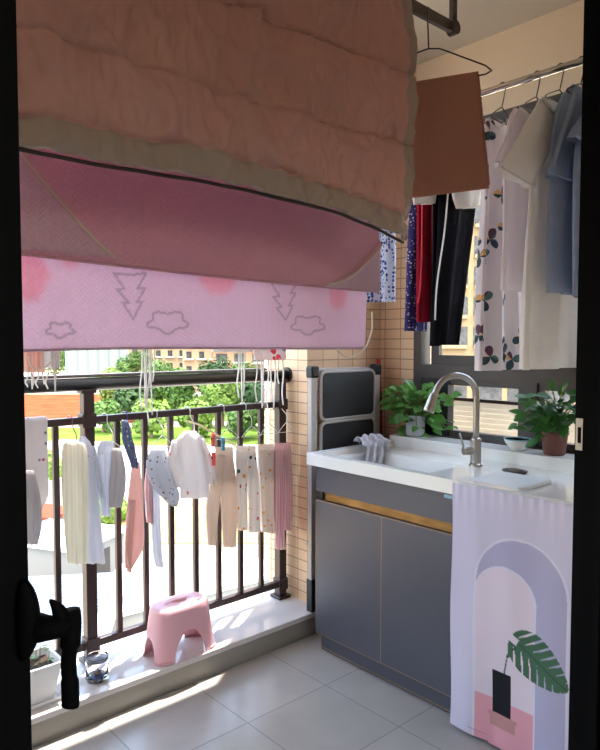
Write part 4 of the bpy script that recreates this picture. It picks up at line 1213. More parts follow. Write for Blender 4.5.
shirt_px('blue_shirt', m_blue, 1.065, [(84, 572, 590), (100, 562, None), (140, 556, None), (180, 556, None), (240, 553, None), (292, 552, None)], [[((572, 85), (584, 110)), ((558, 128), (578, 145)), ((544, 176), (567, 184))]], 'pale blue short-sleeved shirt between cream dress and denim shirt', 'shirt', th=0.022, amp=0.013, seed=3.0)
ph(0.985, 'hanger nearest the doorway, holding the washed denim shirt', m_wire)
shirt_px('denim_shirt', m_blue2, 0.990, [(90, 590, 610), (108, 584, None), (150, 574, None), (200, 572, None), (296, 571, None)], [[((586, 105), (600, 125)), ((576, 122), (594, 140)), ((566, 138), (586, 154))]], 'greyish washed denim shirt closest to the right door frame', 'shirt', th=0.022, amp=0.012, seed=5.0)
# dark clothes on the left half of the pole
def pantsY(name, mat_, Y, rows_l, rows_r, waist, label, th=0.02, amp=0.006, seed=0, parent=None):
    root = thing(name, label, 'trousers', (waist[0][0], Y, 1.25))
    bm = nb(); n_ = NY
    drape(bm, [(Vector(waist[0]), Vector(waist[1])), (Vector(waist[2]), Vector(waist[3]))], th, n_, 24, 3, amp, 2, seed)
    for rs in (rows_l, rows_r):
        drape(bm, rs, th, n_, 20, 5, amp, 1.6, seed)
    obj('cloth', bm, mat_, root, smooth=True); return root
m_blackc = mat('black_cotton', srgb(20, 20, 24), 0.95, bump=0.2, bscale=60, spec=0.05)
def clip_hanger(y, lab, m=m_white, hw=0.14):
    r_ = ph(y, lab, m, hw, 0.11)
    for s in (-1, 1):
        x = PX_ + 0.06 + s * (hw - 0.04)
        bm = nb(); box(bm, x - 0.010, x + 0.010, y - 0.006, y + 0.006, PZ - 0.11 - 0.095 - 0.035, PZ - 0.11 - 0.095 + 0.004); obj('clip', bm, m, r_, bevel=0.002)
    return r_
clip_hanger(1.62, 'white clip hanger holding the black track pants')
clip_hanger(1.74, 'white clip hanger holding the dark red garment')
clip_hanger(1.81, 'white clip hanger holding the navy speckled garment')
zc_ = 2.050
root = thing('track_pants', 'black track pants with thin white side piping in front of the window', 'trousers', (2.3, 1.62, 1.27))
Y_ = 1.62
def ry(rows, Y): return [(ony(xl, y, Y), ony(xr, y, Y)) for (y, xl, xr) in rows]
wz = ony(450, 150, Y_).z
bm = nb()
drape(bm, ry([(140, 441, 474), (205, 441, 472), (260, 438, 466), (345, 432, 455)], Y_), 0.030, NY, 36, 8, 0.010, 1.6, 0.5)
obj('legs', bm, m_blackc, root, smooth=True)
bm = nb(); drape(bm, ry([(150, 432, 446), (230, 433, 443), (346, 430, 440)], Y_ + 0.045), 0.012, NY, 20, 6, 0.006, 1.6, 1.5); obj('rear_leg', bm, m_blackc, root, smooth=True)
bm = nb(); tube(bm, [ony(x, y, Y_ - 0.034) for x, y in ((449, 180), (447, 205), (444, 235), (440, 262), (436.5, 290), (435, 320))], 0.0035, 6, 5); o = obj('piping', bm, m_white, root, smooth=True); o['label'] = 'thin white side piping'
root = thing('red_garment', 'dark red long garment with bright red drawstring between navy one and black pants', 'clothing', (2.3, 1.74, 1.4))
m_dred = mat('dark_red_cloth', srgb(134, 22, 44), 0.85, vary=0.1, vscale=12, bump=0.2, bscale=50, trans=0.15, spec=0.1)
bm = nb(); drape(bm, ry([(135, 419, 446), (200, 419, 440), (260, 420, 438), (322, 420, 435)], 1.74), 0.020, NY, 30, 7, 0.010, 2, 0.2); obj('cloth', bm, m_dred, root, smooth=True)
bm = nb(); tube(bm, [ony(x, y, 1.712) for x, y in ((422, 180), (422, 220), (421.5, 260), (420, 290), (418, 303))], 0.0035, 6, 5); o = obj('drawstring', bm, mat('bright_red_cord', srgb(226, 50, 70), 0.8), root, smooth=True); o['label'] = 'bright red drawstring'
m_navy = spots_mat('navy_speckled', srgb(62, 58, 108), [srgb(190, 186, 214), srgb(200, 190, 216), srgb(84, 80, 140)], 80, 0.33, trans=0.25)
root = thing('navy_garment', 'navy garment with small white speckles at the left end of the chrome pole', 'clothing', (2.25, 1.81, 1.38))
bm = nb(); drape(bm, ry([(140, 413, 432), (200, 412, 428), (260, 409, 427), (331, 405.5, 426)], 1.81), 0.022, NY, 30, 7, 0.009, 1.8, 0.9); obj('cloth', bm, m_navy, root, smooth=True)
m_wgarm = mat('white_cloth', srgb(228, 224, 220), 0.9, trans=0.35, bump=0.2, bscale=40, spec=0.1)
bm = nb(); drape(bm, ry([(160, 453, 480), (195, 455, 480), (208, 460, 476)], 1.53), 0.02, NY, 24, 5, 0.008, 2, 0.3, cap_bot=True)
obj('small_white_top', bm, m_wgarm, smooth=True, tagv=('small white top hanging below the brown towel, over the black pants', 'clothing'))
bm = nb(); drape(bm, ry([(165, 413, 440), (195, 414, 438), (204, 416, 436)], 1.67), 0.016, NY, 24, 5, 0.007, 2.3, 0.9, cap_bot=True)
obj('white_cloth', bm, m_wgarm, smooth=True, tagv=('short white cloth peeking out below the towel above the red garment', 'clothing'))
clip_hanger(1.53, 'white clip hanger of the small white top behind the towel')
clip_hanger(1.67, 'white clip hanger of the short white cloth behind the towel')

# ================================================================== GARMENTS BEHIND THE PAD (third rod)
GY = 2.08
RBZ = RZ
def back_gown(px0, px1, ybot, mat_, label, ties, seed, Y=GY, zt_=2.19):
    a = ony(px0, ybot, Y); b = ony(px1, ybot, Y); xc = (a.x + b.x) / 2; hw = (b.x - a.x) / 2
    wire_hanger('clothes_hanger', 'white hanger on the rod nearest the railing, carrying the ' + label.split(',')[0], (xc, Y, 0), (1, 0, 0), RBZ, 0.10, max(0.06, hw * 0.8), m_white, rodr=0.0185, group='hangers on the rear ceiling rod', hgt=0.05)
    root = thing('baby_gown', label, 'baby clothing', (xc, Y, a.z))
    bm = nb(); zs = 2.20
    rows = [(Vector((xc - hw * .35, Y, zs)), Vector((xc + hw * .35, Y, zs))), (Vector((xc - hw * .9, Y, zs - 0.06)), Vector((xc + hw * .9, Y, zs - 0.06))), (Vector((xc - hw, Y, (zs + a.z) / 2)), Vector((xc + hw, Y, (zs + a.z) / 2))), (a, b)]
    drape(bm, rows, 0.022, NY, 30, 6, 0.008, 2.2, seed); obj('body', bm, mat_, root, smooth=True)
    for k, (tx, ty0, ty1) in enumerate(ties):
        bm = nb(); p0 = ony(tx, ty0, Y - 0.012); p1_ = ony(tx + 1.5 * math.sin(k * 2.1), ty1, Y - 0.016)
        m1 = p0.lerp(p1_, 0.35) + Vector((0.006 * math.sin(k * 3), 0, 0)); m2 = p0.lerp(p1_, 0.7) + Vector((-0.006 * math.cos(k * 2), 0.004, 0))
        tube(bm, [p0, m1, m2, p1_], 0.0048, 6, 5, flat=0.4); obj('tie', bm, m_ribbon, root, smooth=True)
    return root
m_peach = spots_mat('peach_striped', srgb(244, 214, 200), [srgb(244, 214, 200)], 20, 0.01, stripes=(28, srgb(238, 190, 172)))
back_gown(16, 45, 372, m_peach, 'peach striped baby cloth, its fringe showing below the pink pad', [(28, 370, 387), (31, 370, 389), (34, 370, 386), (38, 370, 388), (43, 370, 384)], 0.3, Y=2.10)
back_gown(45, 60, 368, m_wgarm, 'small white baby top, its two ties hanging in front of the handrail', [(48, 366, 389), (54, 366, 391), (56, 366, 384)], 1.3, Y=2.05)
back_gown(120, 158, 348, m_wgarm, 'white baby gown, its longest bundle of ties reaching the middle rail', [(142, 346, 410), (144, 346, 404), (147, 346, 408), (149, 346, 425), (151, 346, 415), (154, 346, 382)], 2.3)
back_gown(212, 250, 352, m_wgarm, 'white baby gown, a pair of short ties near the pillar side post', [(239, 350, 398), (241, 350, 404), (245, 350, 396)], 3.3)
m_pinkw = spots_mat('pink_motif_white', srgb(238, 228, 226), [srgb(230, 90, 100), srgb(238, 228, 226), srgb(120, 130, 170)], 26, 0.42)
back_gown(254, 284, 360, m_pinkw, 'white baby gown with red motifs, many thin ties beside the rail post', [(257, 358, 402), (261, 358, 408), (264, 358, 406), (268, 358, 410), (271, 358, 402), (275, 358, 408), (279, 358, 384), (282, 358, 405)], 4.0, Y=2.06)
m_bfl = spots_mat('blue_floral', srgb(206, 210, 226), [srgb(60, 80, 150), srgb(90, 110, 170), srgb(50, 60, 110), srgb(200, 204, 220)], 60, 0.42)
a_ = ony(372, 296, 2.02); b_ = ony(395, 303, 2.02)
wire_hanger('clothes_hanger', 'white hanger with the blue floral top, at the wall end of the pole', (2.23, 2.0, 0), (1, 0, 0), PZ, 0.11, 0.11, m_white, rodr=0.0125, group=gP, hgt=0.05)
bm = nb(); drape(bm, [(Vector((2.17, 2.0, 2.165)), Vector((2.29, 2.0, 2.165))), (Vector((2.10, 2.0, 2.09)), Vector((2.34, 2.0, 2.09))), (ony(366, 240, 2.0), ony(396, 240, 2.0)), (ony(368, 302, 2.0), ony(395.5, 302, 2.0))], 0.024, NY, 34, 7, 0.010, 2.2, 0.8)
obj('floral_top', bm, m_bfl, smooth=True, tagv=('white top with blue flowers peeking out right of the pink pad', 'clothing'))

# ================================================================== BABY CLOTHES ON THE RAILING
gR = 'white wire hangers hooked on the middle rail'
def rail_hanger(px, Y, halfw, label, zdrop=0.095, m=m_white, hgt=0.045):
    x = ony(px, 410, RY - 0.02).x
    root = thing('small_hanger', label, 'hanger', (x, Y, 0.93), gR)
    bm = nb()
    tube(bm, [(x, RY + 0.020, 1.020), (x, RY + 0.021, 1.036), (x, RY + 0.012, 1.0455), (x, RY - 0.010, 1.0455), (x, RY - 0.0205, 1.036), (x, RY - 0.022, 1.010), (x, Y, 1.0 - zdrop * 0.2), (x, Y, 1.0 - zdrop * .55)], 0.0019, 6, 3)
    obj('hook', bm, m, root, smooth=True)
    z = 1.0 - zdrop * .55
    bm = nb(); tube(bm, [(x, Y, z), (x - halfw * .5, Y, z - hgt * .45), (x - halfw, Y, z - hgt), (x + halfw, Y, z - hgt - 0.004), (x + halfw * .5, Y, z - hgt * .45), (x, Y, z)], 0.0019, 6); obj('shoulder_bar', bm, m, root, smooth=True)
    return root
def rgarm(name, label, m, tubes, Y, th=0.013, amp=0.0075, cat='baby clothing', seed=0.0):
    if len(tubes) == 1:
        bm = nb(); drape(bm, rows_y(Y, tubes[0]), th, NY, 30, 6, amp, 2.2, seed)
        return obj(name, bm, m, smooth=True, tagv=(label, cat))
    root = thing(name, label, cat, ony(tubes[0][0][1], tubes[0][-1][0], Y))
    for k, tb in enumerate(tubes):
        tr_ = name == 'baby_trousers'
        yo = (-0.006 + 0.006 * (k - 1) if tr_ else 0.008 * (k - 1)) if k else 0
        bm = nb(); drape(bm, rows_y(Y + yo, tb), th * (0.6 if tr_ and k == 0 else 1), NY, 30, 6, amp * (0.6 if tr_ else 1), 2.0, seed + k)
        nm = 'body' if k == 0 else ('sleeve' if name not in ('baby_trousers',) else 'leg')
        obj(nm, bm, m, root, smooth=True)
    return root
W0 = srgb(240, 236, 230)
m_wdots = spots_mat('white_dotted', srgb(236, 232, 232), [srgb(200, 110, 110), srgb(236, 232, 232), srgb(150, 150, 170), srgb(236, 232, 232)], 42, 0.22)
m_creamc = spots_mat('cream_striped', srgb(242, 238, 226), [srgb(242, 238, 226)], 20, 0.01, trans=0.45, stripes=(22, srgb(232, 228, 210)))
m_wb = mat('white_bluish', srgb(232, 234, 242), 0.9, trans=0.45, bump=0.2, bscale=40, spec=0.1)
m_gw = mat('grey_white_knit', srgb(206, 202, 204), 0.9, trans=0.4, bump=0.3, bscale=60, spec=0.1)
m_bluep = spots_mat('blue_grey_print', srgb(120, 130, 160), [srgb(230, 230, 235), srgb(90, 96, 130)], 70, 0.3)
m_pinkp = mat('salmon_cotton', srgb(240, 204, 196), 0.9, trans=0.45, bump=0.2, bscale=40, spec=0.1)
m_gdots = spots_mat('grey_blue_dotted', srgb(214, 216, 224), [srgb(120, 140, 120), srgb(214, 216, 224), srgb(110, 100, 80)], 50, 0.22)
m_whi = spots_mat('white_coral_dot', srgb(240, 236, 236), [srgb(240, 236, 236), srgb(236, 130, 110), srgb(240, 236, 236)], 26, 0.2)
m_beige = mat('beige_cotton', srgb(226, 208, 192), 0.9, trans=0.45, bump=0.2, bscale=40, spec=0.1)
m_pa = spots_mat('orange_teal_dots', srgb(240, 232, 224), [srgb(232, 160, 90), srgb(60, 90, 100), srgb(214, 90, 120), srgb(240, 232, 224)], 30, 0.27)
m_pb = spots_mat('yellow_dots', srgb(240, 228, 218), [srgb(236, 176, 90), srgb(240, 228, 218), srgb(236, 196, 110)], 32, 0.25)
m_pc = spots_mat('pink_striped', srgb(240, 214, 214), [srgb(240, 214, 214)], 20, 0.01, stripes=(34, srgb(226, 176, 182)))

# cloth folded over the middle rail at the far left
def over_rail():
    a = ony(10, 417, 2.335).x; b = ony(47.5, 430, 2.335).x
    def P(u, v):
        x = a + (b - a) * u; s = v * 0.62
        if s < 0.315: z = 1.045 - 0.315 + s; y = 2.334 + 0.004 * math.sin(u * 9) * (1 - v)
        elif s < 0.365: t_ = (s - 0.315) / 0.05; z = 1.047 + 0.004 * math.sin(PI * t_); y = 2.334 + 0.052 * t_
        else: z = 1.045 - (s - 0.365); y = 2.387
        if z < 0.78 and u > 0.85 and y < 2.35: x -= 0.03 * ((0.78 - z) / 0.05) ** 2 * (u - 0.85) / .15
        return (x, y, z)
    bm = nb(); grid(bm, P, 24, 70)
    obj('printed_baby_blanket', bm, m_wdots, smooth=True, solid=0.004, tagv=('white dotted baby cloth folded over the middle rail next to the door edge', 'baby clothing'))
over_rail()
rgarm('bunched_sock', 'light grey crumpled baby garment hanging under the dotted cloth at the door edge', m_gw, [[(470, 22, 34), (500, 22, 41), (525, 24, 42), (544, 26, 38)]], 2.29)
rail_hanger(72, 2.305, 0.045, 'small hanger holding the cream striped baby gown', m=mat('reddish_wire', srgb(150, 90, 84), 0.5))
rgarm('baby_gown', 'cream striped long baby gown left of the first rail post', m_creamc, [[(441, 66, 78), (450, 62, 87), (500, 62.5, 89), (563, 68, 88)]], 2.295, seed=0.4)
rail_hanger(84, 2.335, 0.05, 'small hanger holding the white shirt in front of the rail post', m=mat('reddish_wire', (1, 1, 1, 1)))
rgarm('baby_shirt', 'white long-sleeved baby shirt with bluish hem covering the first rail post', m_wb, [[(436, 80, 85), (450, 78, 93), (500, 80, 99), (563, 86, 106)], [(446, 90, 95), (470, 94, 100), (497, 98, 104)]], 2.32, seed=1.2)
rail_hanger(107, 2.30, 0.05, 'small hanger holding the plain white baby top')
rgarm('baby_blouse', 'plain white baby top between the post and the grey vest', m_wb, [[(441, 101, 113), (450, 98, 114), (480, 99, 112), (516, 103, 110)]], 2.315, seed=0.9)
rgarm('baby_vest', 'light grey baby vest tilted over the white top', m_gw, [[(448, 112, 121), (470, 111, 125), (490, 109, 124), (507, 109, 120)]], 2.285, seed=2.9)
rail_hanger(127, 2.31, 0.02, 'small blue hook holding the blue printed bib', m=mat('blue_plastic', srgb(70, 80, 150), 0.4))
rgarm('printed_bib', 'small blue grey printed bib hanging from a blue hook', m_bluep, [[(420, 122, 128), (440, 123, 132), (462, 131, 137), (468, 133, 137)]], 2.27, cat='bib')
rgarm('baby_trousers', 'salmon pink baby trousers with pointed hem', m_pinkp, [[(462, 132, 140), (500, 128, 143), (545, 125, 144), (568, 125, 133)], [(500, 129, 136), (545, 125, 132), (572, 128, 131)]], 2.31, seed=1.9)
rail_hanger(157, 2.30, 0.05, 'white hanger apex right above the grey dotted romper')
rgarm('baby_romper', 'grey blue dotted baby romper hanging slanted', m_gdots, [[(449, 151, 165), (462, 147, 169), (480, 150, 174), (495, 160, 179), (506, 171, 176)]], 2.285, seed=2.4)
rgarm('striped_legging', 'narrow pink striped legging behind the grey dotted romper', m_pc, [[(468, 146, 151), (495, 146, 152), (523, 148, 152)]], 2.325, seed=0.4)
rgarm('muslin_strip', 'long narrow white muslin hanging down below the grey dotted romper', m_wb, [[(480, 149, 160), (520, 152, 160), (550, 154, 161), (567, 157, 163)]], 2.315, seed=0.7)
rail_hanger(190, 2.31, 0.07, 'white hanger holding the white baby onesie')
rgarm('baby_onesie', 'white long-sleeved baby onesie with coral dots in the middle of the railing', m_whi, [[(431, 184, 196), (442, 176, 203), (470, 179, 207), (498, 180, 208)], [(440, 172, 180), (462, 167, 178), (487, 173, 179)], [(438, 196, 204), (462, 200, 212), (484, 205, 216)]], 2.29, seed=3.4)
rail_hanger(224, 2.31, 0.06, 'white hanger holding the beige baby trousers')
rgarm('baby_trousers', 'beige baby trousers with two straight legs right of the onesie', m_beige, [[(447, 216, 233), (465, 215, 234), (482, 213, 236)], [(455, 216, 225), (480, 211, 223), (510, 206, 219), (545, 208, 216)], [(455, 222, 233), (480, 220, 236), (510, 221, 237), (547, 223, 235)]], 2.305, seed=1.1)
rail_hanger(246, 2.30, 0.055, 'white hanger holding the trousers with orange and dark dots')
rgarm('baby_trousers', 'white baby trousers with orange, pink and dark dots', m_pa, [[(446, 236, 256), (460, 236, 256), (478, 236, 257)], [(452, 236, 247), (500, 237, 247), (530, 238, 247)], [(452, 245, 256), (500, 248, 259), (532, 248, 259)]], 2.295, seed=2.1)
rail_hanger(265, 2.31, 0.05, 'white hanger holding the trousers with yellow dots')
rgarm('baby_trousers', 'cream baby trousers with yellow dots, second from the tiled pillar', m_pb, [[(444, 258, 274), (460, 258, 274), (480, 258, 275)], [(450, 258, 267), (500, 260, 268), (532, 262, 268)], [(450, 265, 274), (500, 267, 275), (533, 268, 274)]], 2.31, seed=4.1)
rail_hanger(281, 2.30, 0.05, 'white hanger nearest the pillar, holding pink striped trousers')
rgarm('baby_trousers', 'pink striped baby trousers nearest the tiled pillar', m_pc, [[(443, 275, 291), (460, 274, 291), (480, 274, 292)], [(450, 275, 284), (510, 275, 283), (549, 277, 285)], [(450, 282, 291), (510, 283, 292), (530, 284, 290)]], 2.295, seed=5.1)
# clips
def peg(px, py, Y, m, label):
    c = ony(px, py, Y); root = thing('clothes_peg', label, 'clothes peg', c)
    for s in (-1, 1):
        bm = nb(); box(bm, c.x + s * 0.004 - 0.003, c.x + s * 0.004 + 0.003, c.y - 0.006, c.y + 0.006, c.z - 0.028, c.z + 0.028); obj('jaw', bm, m, root, bevel=0.002)
    bm = nb(); tube(bm, [(c.x - 0.009, c.y, c.z + 0.006), (c.x + 0.009, c.y, c.z + 0.006)], 0.005, 8); obj('spring', bm, m_wire, root)
m_peg = mat('coral_plastic', srgb(236, 96, 96), 0.4); m_tealp = mat('teal_plastic', srgb(60, 150, 180), 0.4)
peg(213, 440, 2.27, m_peg, 'upper coral peg clipped beside the beige trousers'); peg(213.5, 459, 2.268, m_peg, 'lower coral peg clipped beside the beige trousers')
peg(223, 444, 2.268, m_tealp, 'teal peg on the waistband of the beige trousers')
# a pale hanger arm slanting between the onesie and the trousers
bm = nb(); tube(bm, [ony(x, y, 2.325) for x, y in ((186, 421), (200, 425), (220, 437), (238, 447))], 0.0045, 8, 4)
obj('slanted_hanger_bar', bm, mat('pale_bamboo', srgb(232, 220, 180), 0.6), smooth=True, tagv=('pale hanger bar slanting from the onesie down to the beige trousers', 'hanger'))

# ================================================================== OUTSIDE
GZ = -9.0
m_ground = mat('dry_ground', srgb(150, 142, 126), 0.95, spec=0.0, vary=0.15, vscale=0.08)
bm = nb(); box(bm, -150, 420, 12, 420, GZ - 0.5, GZ)
struct('ground', bm, m_ground)
def slab(name, pts, z0, z1, m, label=None, cat=None, kind=None):
    bm = nb(); a = [bm.verts.new((p.x, p.y, z0)) for p in pts]; b = [bm.verts.new((p.x, p.y, z1)) for p in pts]
    bm.faces.new(a[::-1]); bm.faces.new(b); n = len(a)
    for i in range(n): bm.faces.new((a[i], a[(i + 1) % n], b[(i + 1) % n], b[i]))
    bmesh.ops.recalc_face_normals(bm, faces=bm.faces)
    o = obj(name, bm, m)
    if label: tag(o, label, cat)
    if kind: o['kind'] = kind
    return o
def F(*a): return far(*a)
m_redearth = mat('red_earth', srgb(132, 60, 40), 0.95, spec=0.0, vary=0.25, vscale=0.3, bump=0.5, bscale=1)
m_grass = mat('grass_green', srgb(80, 104, 44), 0.95, spec=0.0, vary=0.35, vscale=0.6, bump=1, bscale=2)
m_yel = mat('yellow_scrub', srgb(146, 130, 88), 0.95, spec=0.0, vary=0.3, vscale=0.7)
m_pale = mat('pale_concrete', srgb(176, 174, 170), 0.9, spec=0.0, vary=0.04, vscale=0.5)
slab('red_earth_patch', [F(-60, 78, 0), F(150, 84, 0), F(140, 128, 0), F(-100, 128, 0)], GZ, GZ + 0.08, m_redearth, kind='structure')
slab('green_verge', [F(-60, 64, 0), F(330, 66, 0), F(330, 80, 0), F(-60, 77, 0)], GZ, GZ + 0.06, m_grass, kind='structure')
slab('far_verge', [F(60, 86, 0), F(400, 84, 0), F(400, 150, 0), F(60, 110, 0)], GZ, GZ + 0.05, m_grass, kind='structure')
slab('concrete_yard', [F(-60, 45, 0), F(330, 45, 0), F(330, 63, 0), F(-60, 63, 0)], GZ, GZ + 0.05, m_pale, kind='structure')
slab('scrub_strip', [F(20, 33, 0), F(290, 33, 0), F(290, 42, 0), F(20, 42, 0)], GZ, GZ + 0.06, m_yel, kind='structure')
slab('near_yard', [F(-150, 16, 0), F(420, 16, 0), F(420, 30.5, 0), F(-80, 30.5, 0)], GZ, GZ + 0.07, m_pale, kind='structure')
# corrugated roof shed, low left
def shed():
    c = F(24, 19.5, GZ); ax = Vector((0.55, 0.835, 0)); ay = Vector((-0.835, 0.55, 0))
    root = thing('metal_roof_shed', 'low shed with blue grey ribbed metal roof and white parapet, below the railing', 'shed', c)
    bm = nb()
    def bb(u0, u1, v0, v1, z0, z1, bm):
        vs = [bm.verts.new(c + ax * u + ay * v + Vector((0, 0, z))) for u in (u0, u1) for v in (v0, v1) for z in (z0, z1)]
        for f in ((0, 1, 3, 2), (4, 6, 7, 5), (0, 4, 5, 1), (2, 3, 7, 6), (0, 2, 6, 4), (1, 5, 7, 3)): bm.faces.new([vs[i] for i in f])
    bb(-4, 4, -2, 6, 0, 1.55, bm); bmesh.ops.recalc_face_normals(bm, faces=bm.faces); obj('walls', bm, m_pale, root)
    bm = nb()
    def P(u, v):
        p = c + ax * (-4.1 + 8.2 * v) + ay * (-2.0 + 8.2 * u); zz = 1.75 + 0.045 * (1 if math.sin(v * 8.2 / 0.30 * 2 * PI) > 0.3 else 0) + 0.0 * u
        return (p.x, p.y, GZ + zz)
    grid(bm, P, 6, 330); obj('roof', bm, mat('blue_grey_metal', srgb(96, 108, 120), 0.5, spec=0.1), root, solid=0.02)
    bm = nb(); bb(-4.3, 4.3, -2.45, -2.05, 1.5, 2.05, bm); bmesh.ops.recalc_face_normals(bm, faces=bm.faces); obj('parapet', bm, m_pale, root)
shed()
m_wroof = mat('white_roof', srgb(190, 190, 188), 0.8, spec=0)
m_grwall = mat('grey_block', srgb(104, 106, 104), 0.85, spec=0)
def lowbox(name, px, d, wx, wy, h, rot, m_top, m_wall, label, z=GZ):
    c = F(px, d, z); root = thing(name, label, 'building', c)
    ax = Vector((math.cos(rot), math.sin(rot), 0)); ay = Vector((-ax.y, ax.x, 0))
    def bb(u0, u1, v0, v1, z0, z1):
        bm = nb(); vs = [bm.verts.new(c + ax * u + ay * v + Vector((0, 0, zz))) for u in (u0, u1) for v in (v0, v1) for zz in (z0, z1)]
        for f in ((0, 1, 3, 2), (4, 6, 7, 5), (0, 4, 5, 1), (2, 3, 7, 6), (0, 2, 6, 4), (1, 5, 7, 3)): bm.faces.new([vs[i] for i in f])
        bmesh.ops.recalc_face_normals(bm, faces=bm.faces); return bm
    obj('walls', bb(-wx, wx, -wy, wy, 0, h), m_wall, root)
    obj('roof', bb(-wx - .15, wx + .15, -wy - .15, wy + .15, h, h + 0.15), m_top, root)
    obj('doorway', bb(-0.5, 0.5, -wy - 0.03, -wy + 0.02, 0, min(2.0, h * 0.8)), m_framed, root)
    return root
lowbox('white_hut', 60, 28, 1.6, 2.0, 1.9, 0.5, m_wroof, m_grwall, 'small hut with flat white roof just beyond the ribbed metal roof')
lowbox('white_hut', 42, 33, 0.9, 1.2, 1.6, 0.4, mat('brick_red_roof', srgb(116, 60, 48), 0.8, spec=0), m_grwall, 'small hut with brick red roof beyond the white-roofed hut')
lowbox('site_shed', 165, 25.0, 4.2, 1.7, 0.9, -0.10, m_wroof, m_grwall, 'long low site shed with bright white roof behind the stool')
lowbox('site_shed', 72, 57, 2.0, 3.0, 1.2, 0.5, m_wroof, m_pale, 'pale low shed in the yard beyond the leftmost balusters')
# timber debris
root = thing('timber_pile', 'small pile of weathered timber boards on the white ground outside', 'timber pile', F(108, 20.6, GZ + 0.1))
for k in range(9):
    c = F(104 + k * 1.2, 20.6 + 0.12 * (k % 3), GZ + 0.12 + 0.07 * (k // 3)); a = rnd.uniform(-0.5, 1.4); d = Vector((math.cos(a), math.sin(a), 0.05)) * 0.9
    bm = nb(); tube(bm, [c - d, c + d], 0.07, 4); obj('board', bm, mat('old_timber', srgb(150, 130, 110), 0.9), root)
# fence of pale green panels on the far left
def fence(px0, d0, px1, d1, h, n, m, label, name='hoarding'):
    a = F(px0, d0, GZ); b = F(px1, d1, GZ); root = thing(name, label, 'fence', (a + b) / 2)
    dv_ = (b - a) / n
    for k in range(n):
        p, q = a + dv_ * (k + 0.02), a + dv_ * (k + 0.98); nrm_ = Vector((dv_.y, -dv_.x, 0)).normalized() * 0.05
        bm = nb(); vs = [bm.verts.new(v_) for v_ in (p - nrm_, q - nrm_, q + nrm_, p + nrm_)]; vt = [bm.verts.new(v_.co + Vector((0, 0, h))) for v_ in vs]
        bm.faces.new(vs[::-1]); bm.faces.new(vt)
        for i in range(4): bm.faces.new((vs[i], vs[(i + 1) % 4], vt[(i + 1) % 4], vt[i]))
        obj('panel', bm, m, root)
    for k in range(n + 1):
        p = a + dv_ * k; bm = nb(); tube(bm, [p, p + Vector((0, 0, h + 0.1))], 0.09, 6); obj('post', bm, m_whitem, root)
    return root
fence(10, 135, 86, 132, 3.5, 8, m_pale, 'low pale fence running behind the red earth')
fence(38, 40, 66, 41, 1.7, 4, mat('blue_grey_sheet', srgb(104, 120, 128), 0.6, spec=0), 'blue grey sheet fence seen between the first balusters')
# glass pavilion
root = thing('glass_pavilion', 'low pale green glass pavilion just above the handrail, left of the towers', 'building', F(98, 150, GZ))
m_gg = mat('green_glass', srgb(120, 146, 134), 0.5, spec=0.1)
for k in range(6):
    a = F(66 + k * 10.5, 150, 0); b = F(66 + (k + 1) * 10.5, 150, 0); e = F(66, 151, 0) - F(66, 150, 0)
    p = slab('glass_panel', [a, b, b + e * 10, a + e * 10], GZ, 0.6, m_gg); p.parent = root; p.location = p.location - root.location
    q = a; bm = nb(); box(bm, q.x - 0.2, q.x + 0.2, q.y - 0.35, q.y - 0.02, GZ, 0.6); obj('mullion', bm, mat('slate_mullion', srgb(110, 130, 130), 0.6), root)

# ---- trees
def crown_mesh(seed, R, Hh, n, m):
    r0 = random.Random(seed); bm = nb()
    lobes = [(Vector((r0.uniform(-.45, .45) * R, r0.uniform(-.45, .45) * R, Hh * r0.uniform(.4, .85))), R * r0.uniform(.4, .62)) for _ in range(7)]
    for k in range(n):
        c, lr = lobes[k % 7]
        d = Vector((r0.gauss(0, 1), r0.gauss(0, 1), r0.gauss(0, 1))).normalized()
        p = c + d * lr * r0.uniform(.75, 1.05); s = r0.uniform(.16, .34)
        u, v = frame_of((d + Vector((r0.uniform(-.6, .6), r0.uniform(-.6, .6), r0.uniform(0, .8)))).normalized())
        vs = [bm.verts.new(p + u * s + v * s * .2), bm.verts.new(p + v * s), bm.verts.new(p - u * s * .9), bm.verts.new(p - v * s * .8)]
        bm.faces.new(vs)
    return bm
def tree(px, d, R, Hh, ml, label, seed, name='leafy_tree'):
    c = F(px, d, GZ); root = thing(name, label, 'tree', c, 'trees below the balcony')
    bm = crown_mesh(seed, R, Hh, 1900, ml)
    for v in bm.verts: v.co += c
    obj('crown', bm, ml, root)
    bm = nb(); tube(bm, [c, c + Vector((0.1, 0, Hh * .35)), c + Vector((0, 0.1, Hh * .6))], lambda t: 0.22 - 0.12 * t, 8, 3); obj('trunk', bm, mat('bark', srgb(110, 90, 70), 0.9), root)
    return root
m_t1 = mat('tree_leaf_mid', srgb(66, 100, 38), 0.7, trans=0.35, vary=0.3, vscale=0.6)
m_t2 = mat('tree_leaf_light', srgb(94, 124, 48), 0.7, trans=0.35, vary=0.3, vscale=0.6)
m_t3 = mat('tree_leaf_dark', srgb(44, 76, 34), 0.7, trans=0.3, vary=0.3, vscale=0.6)
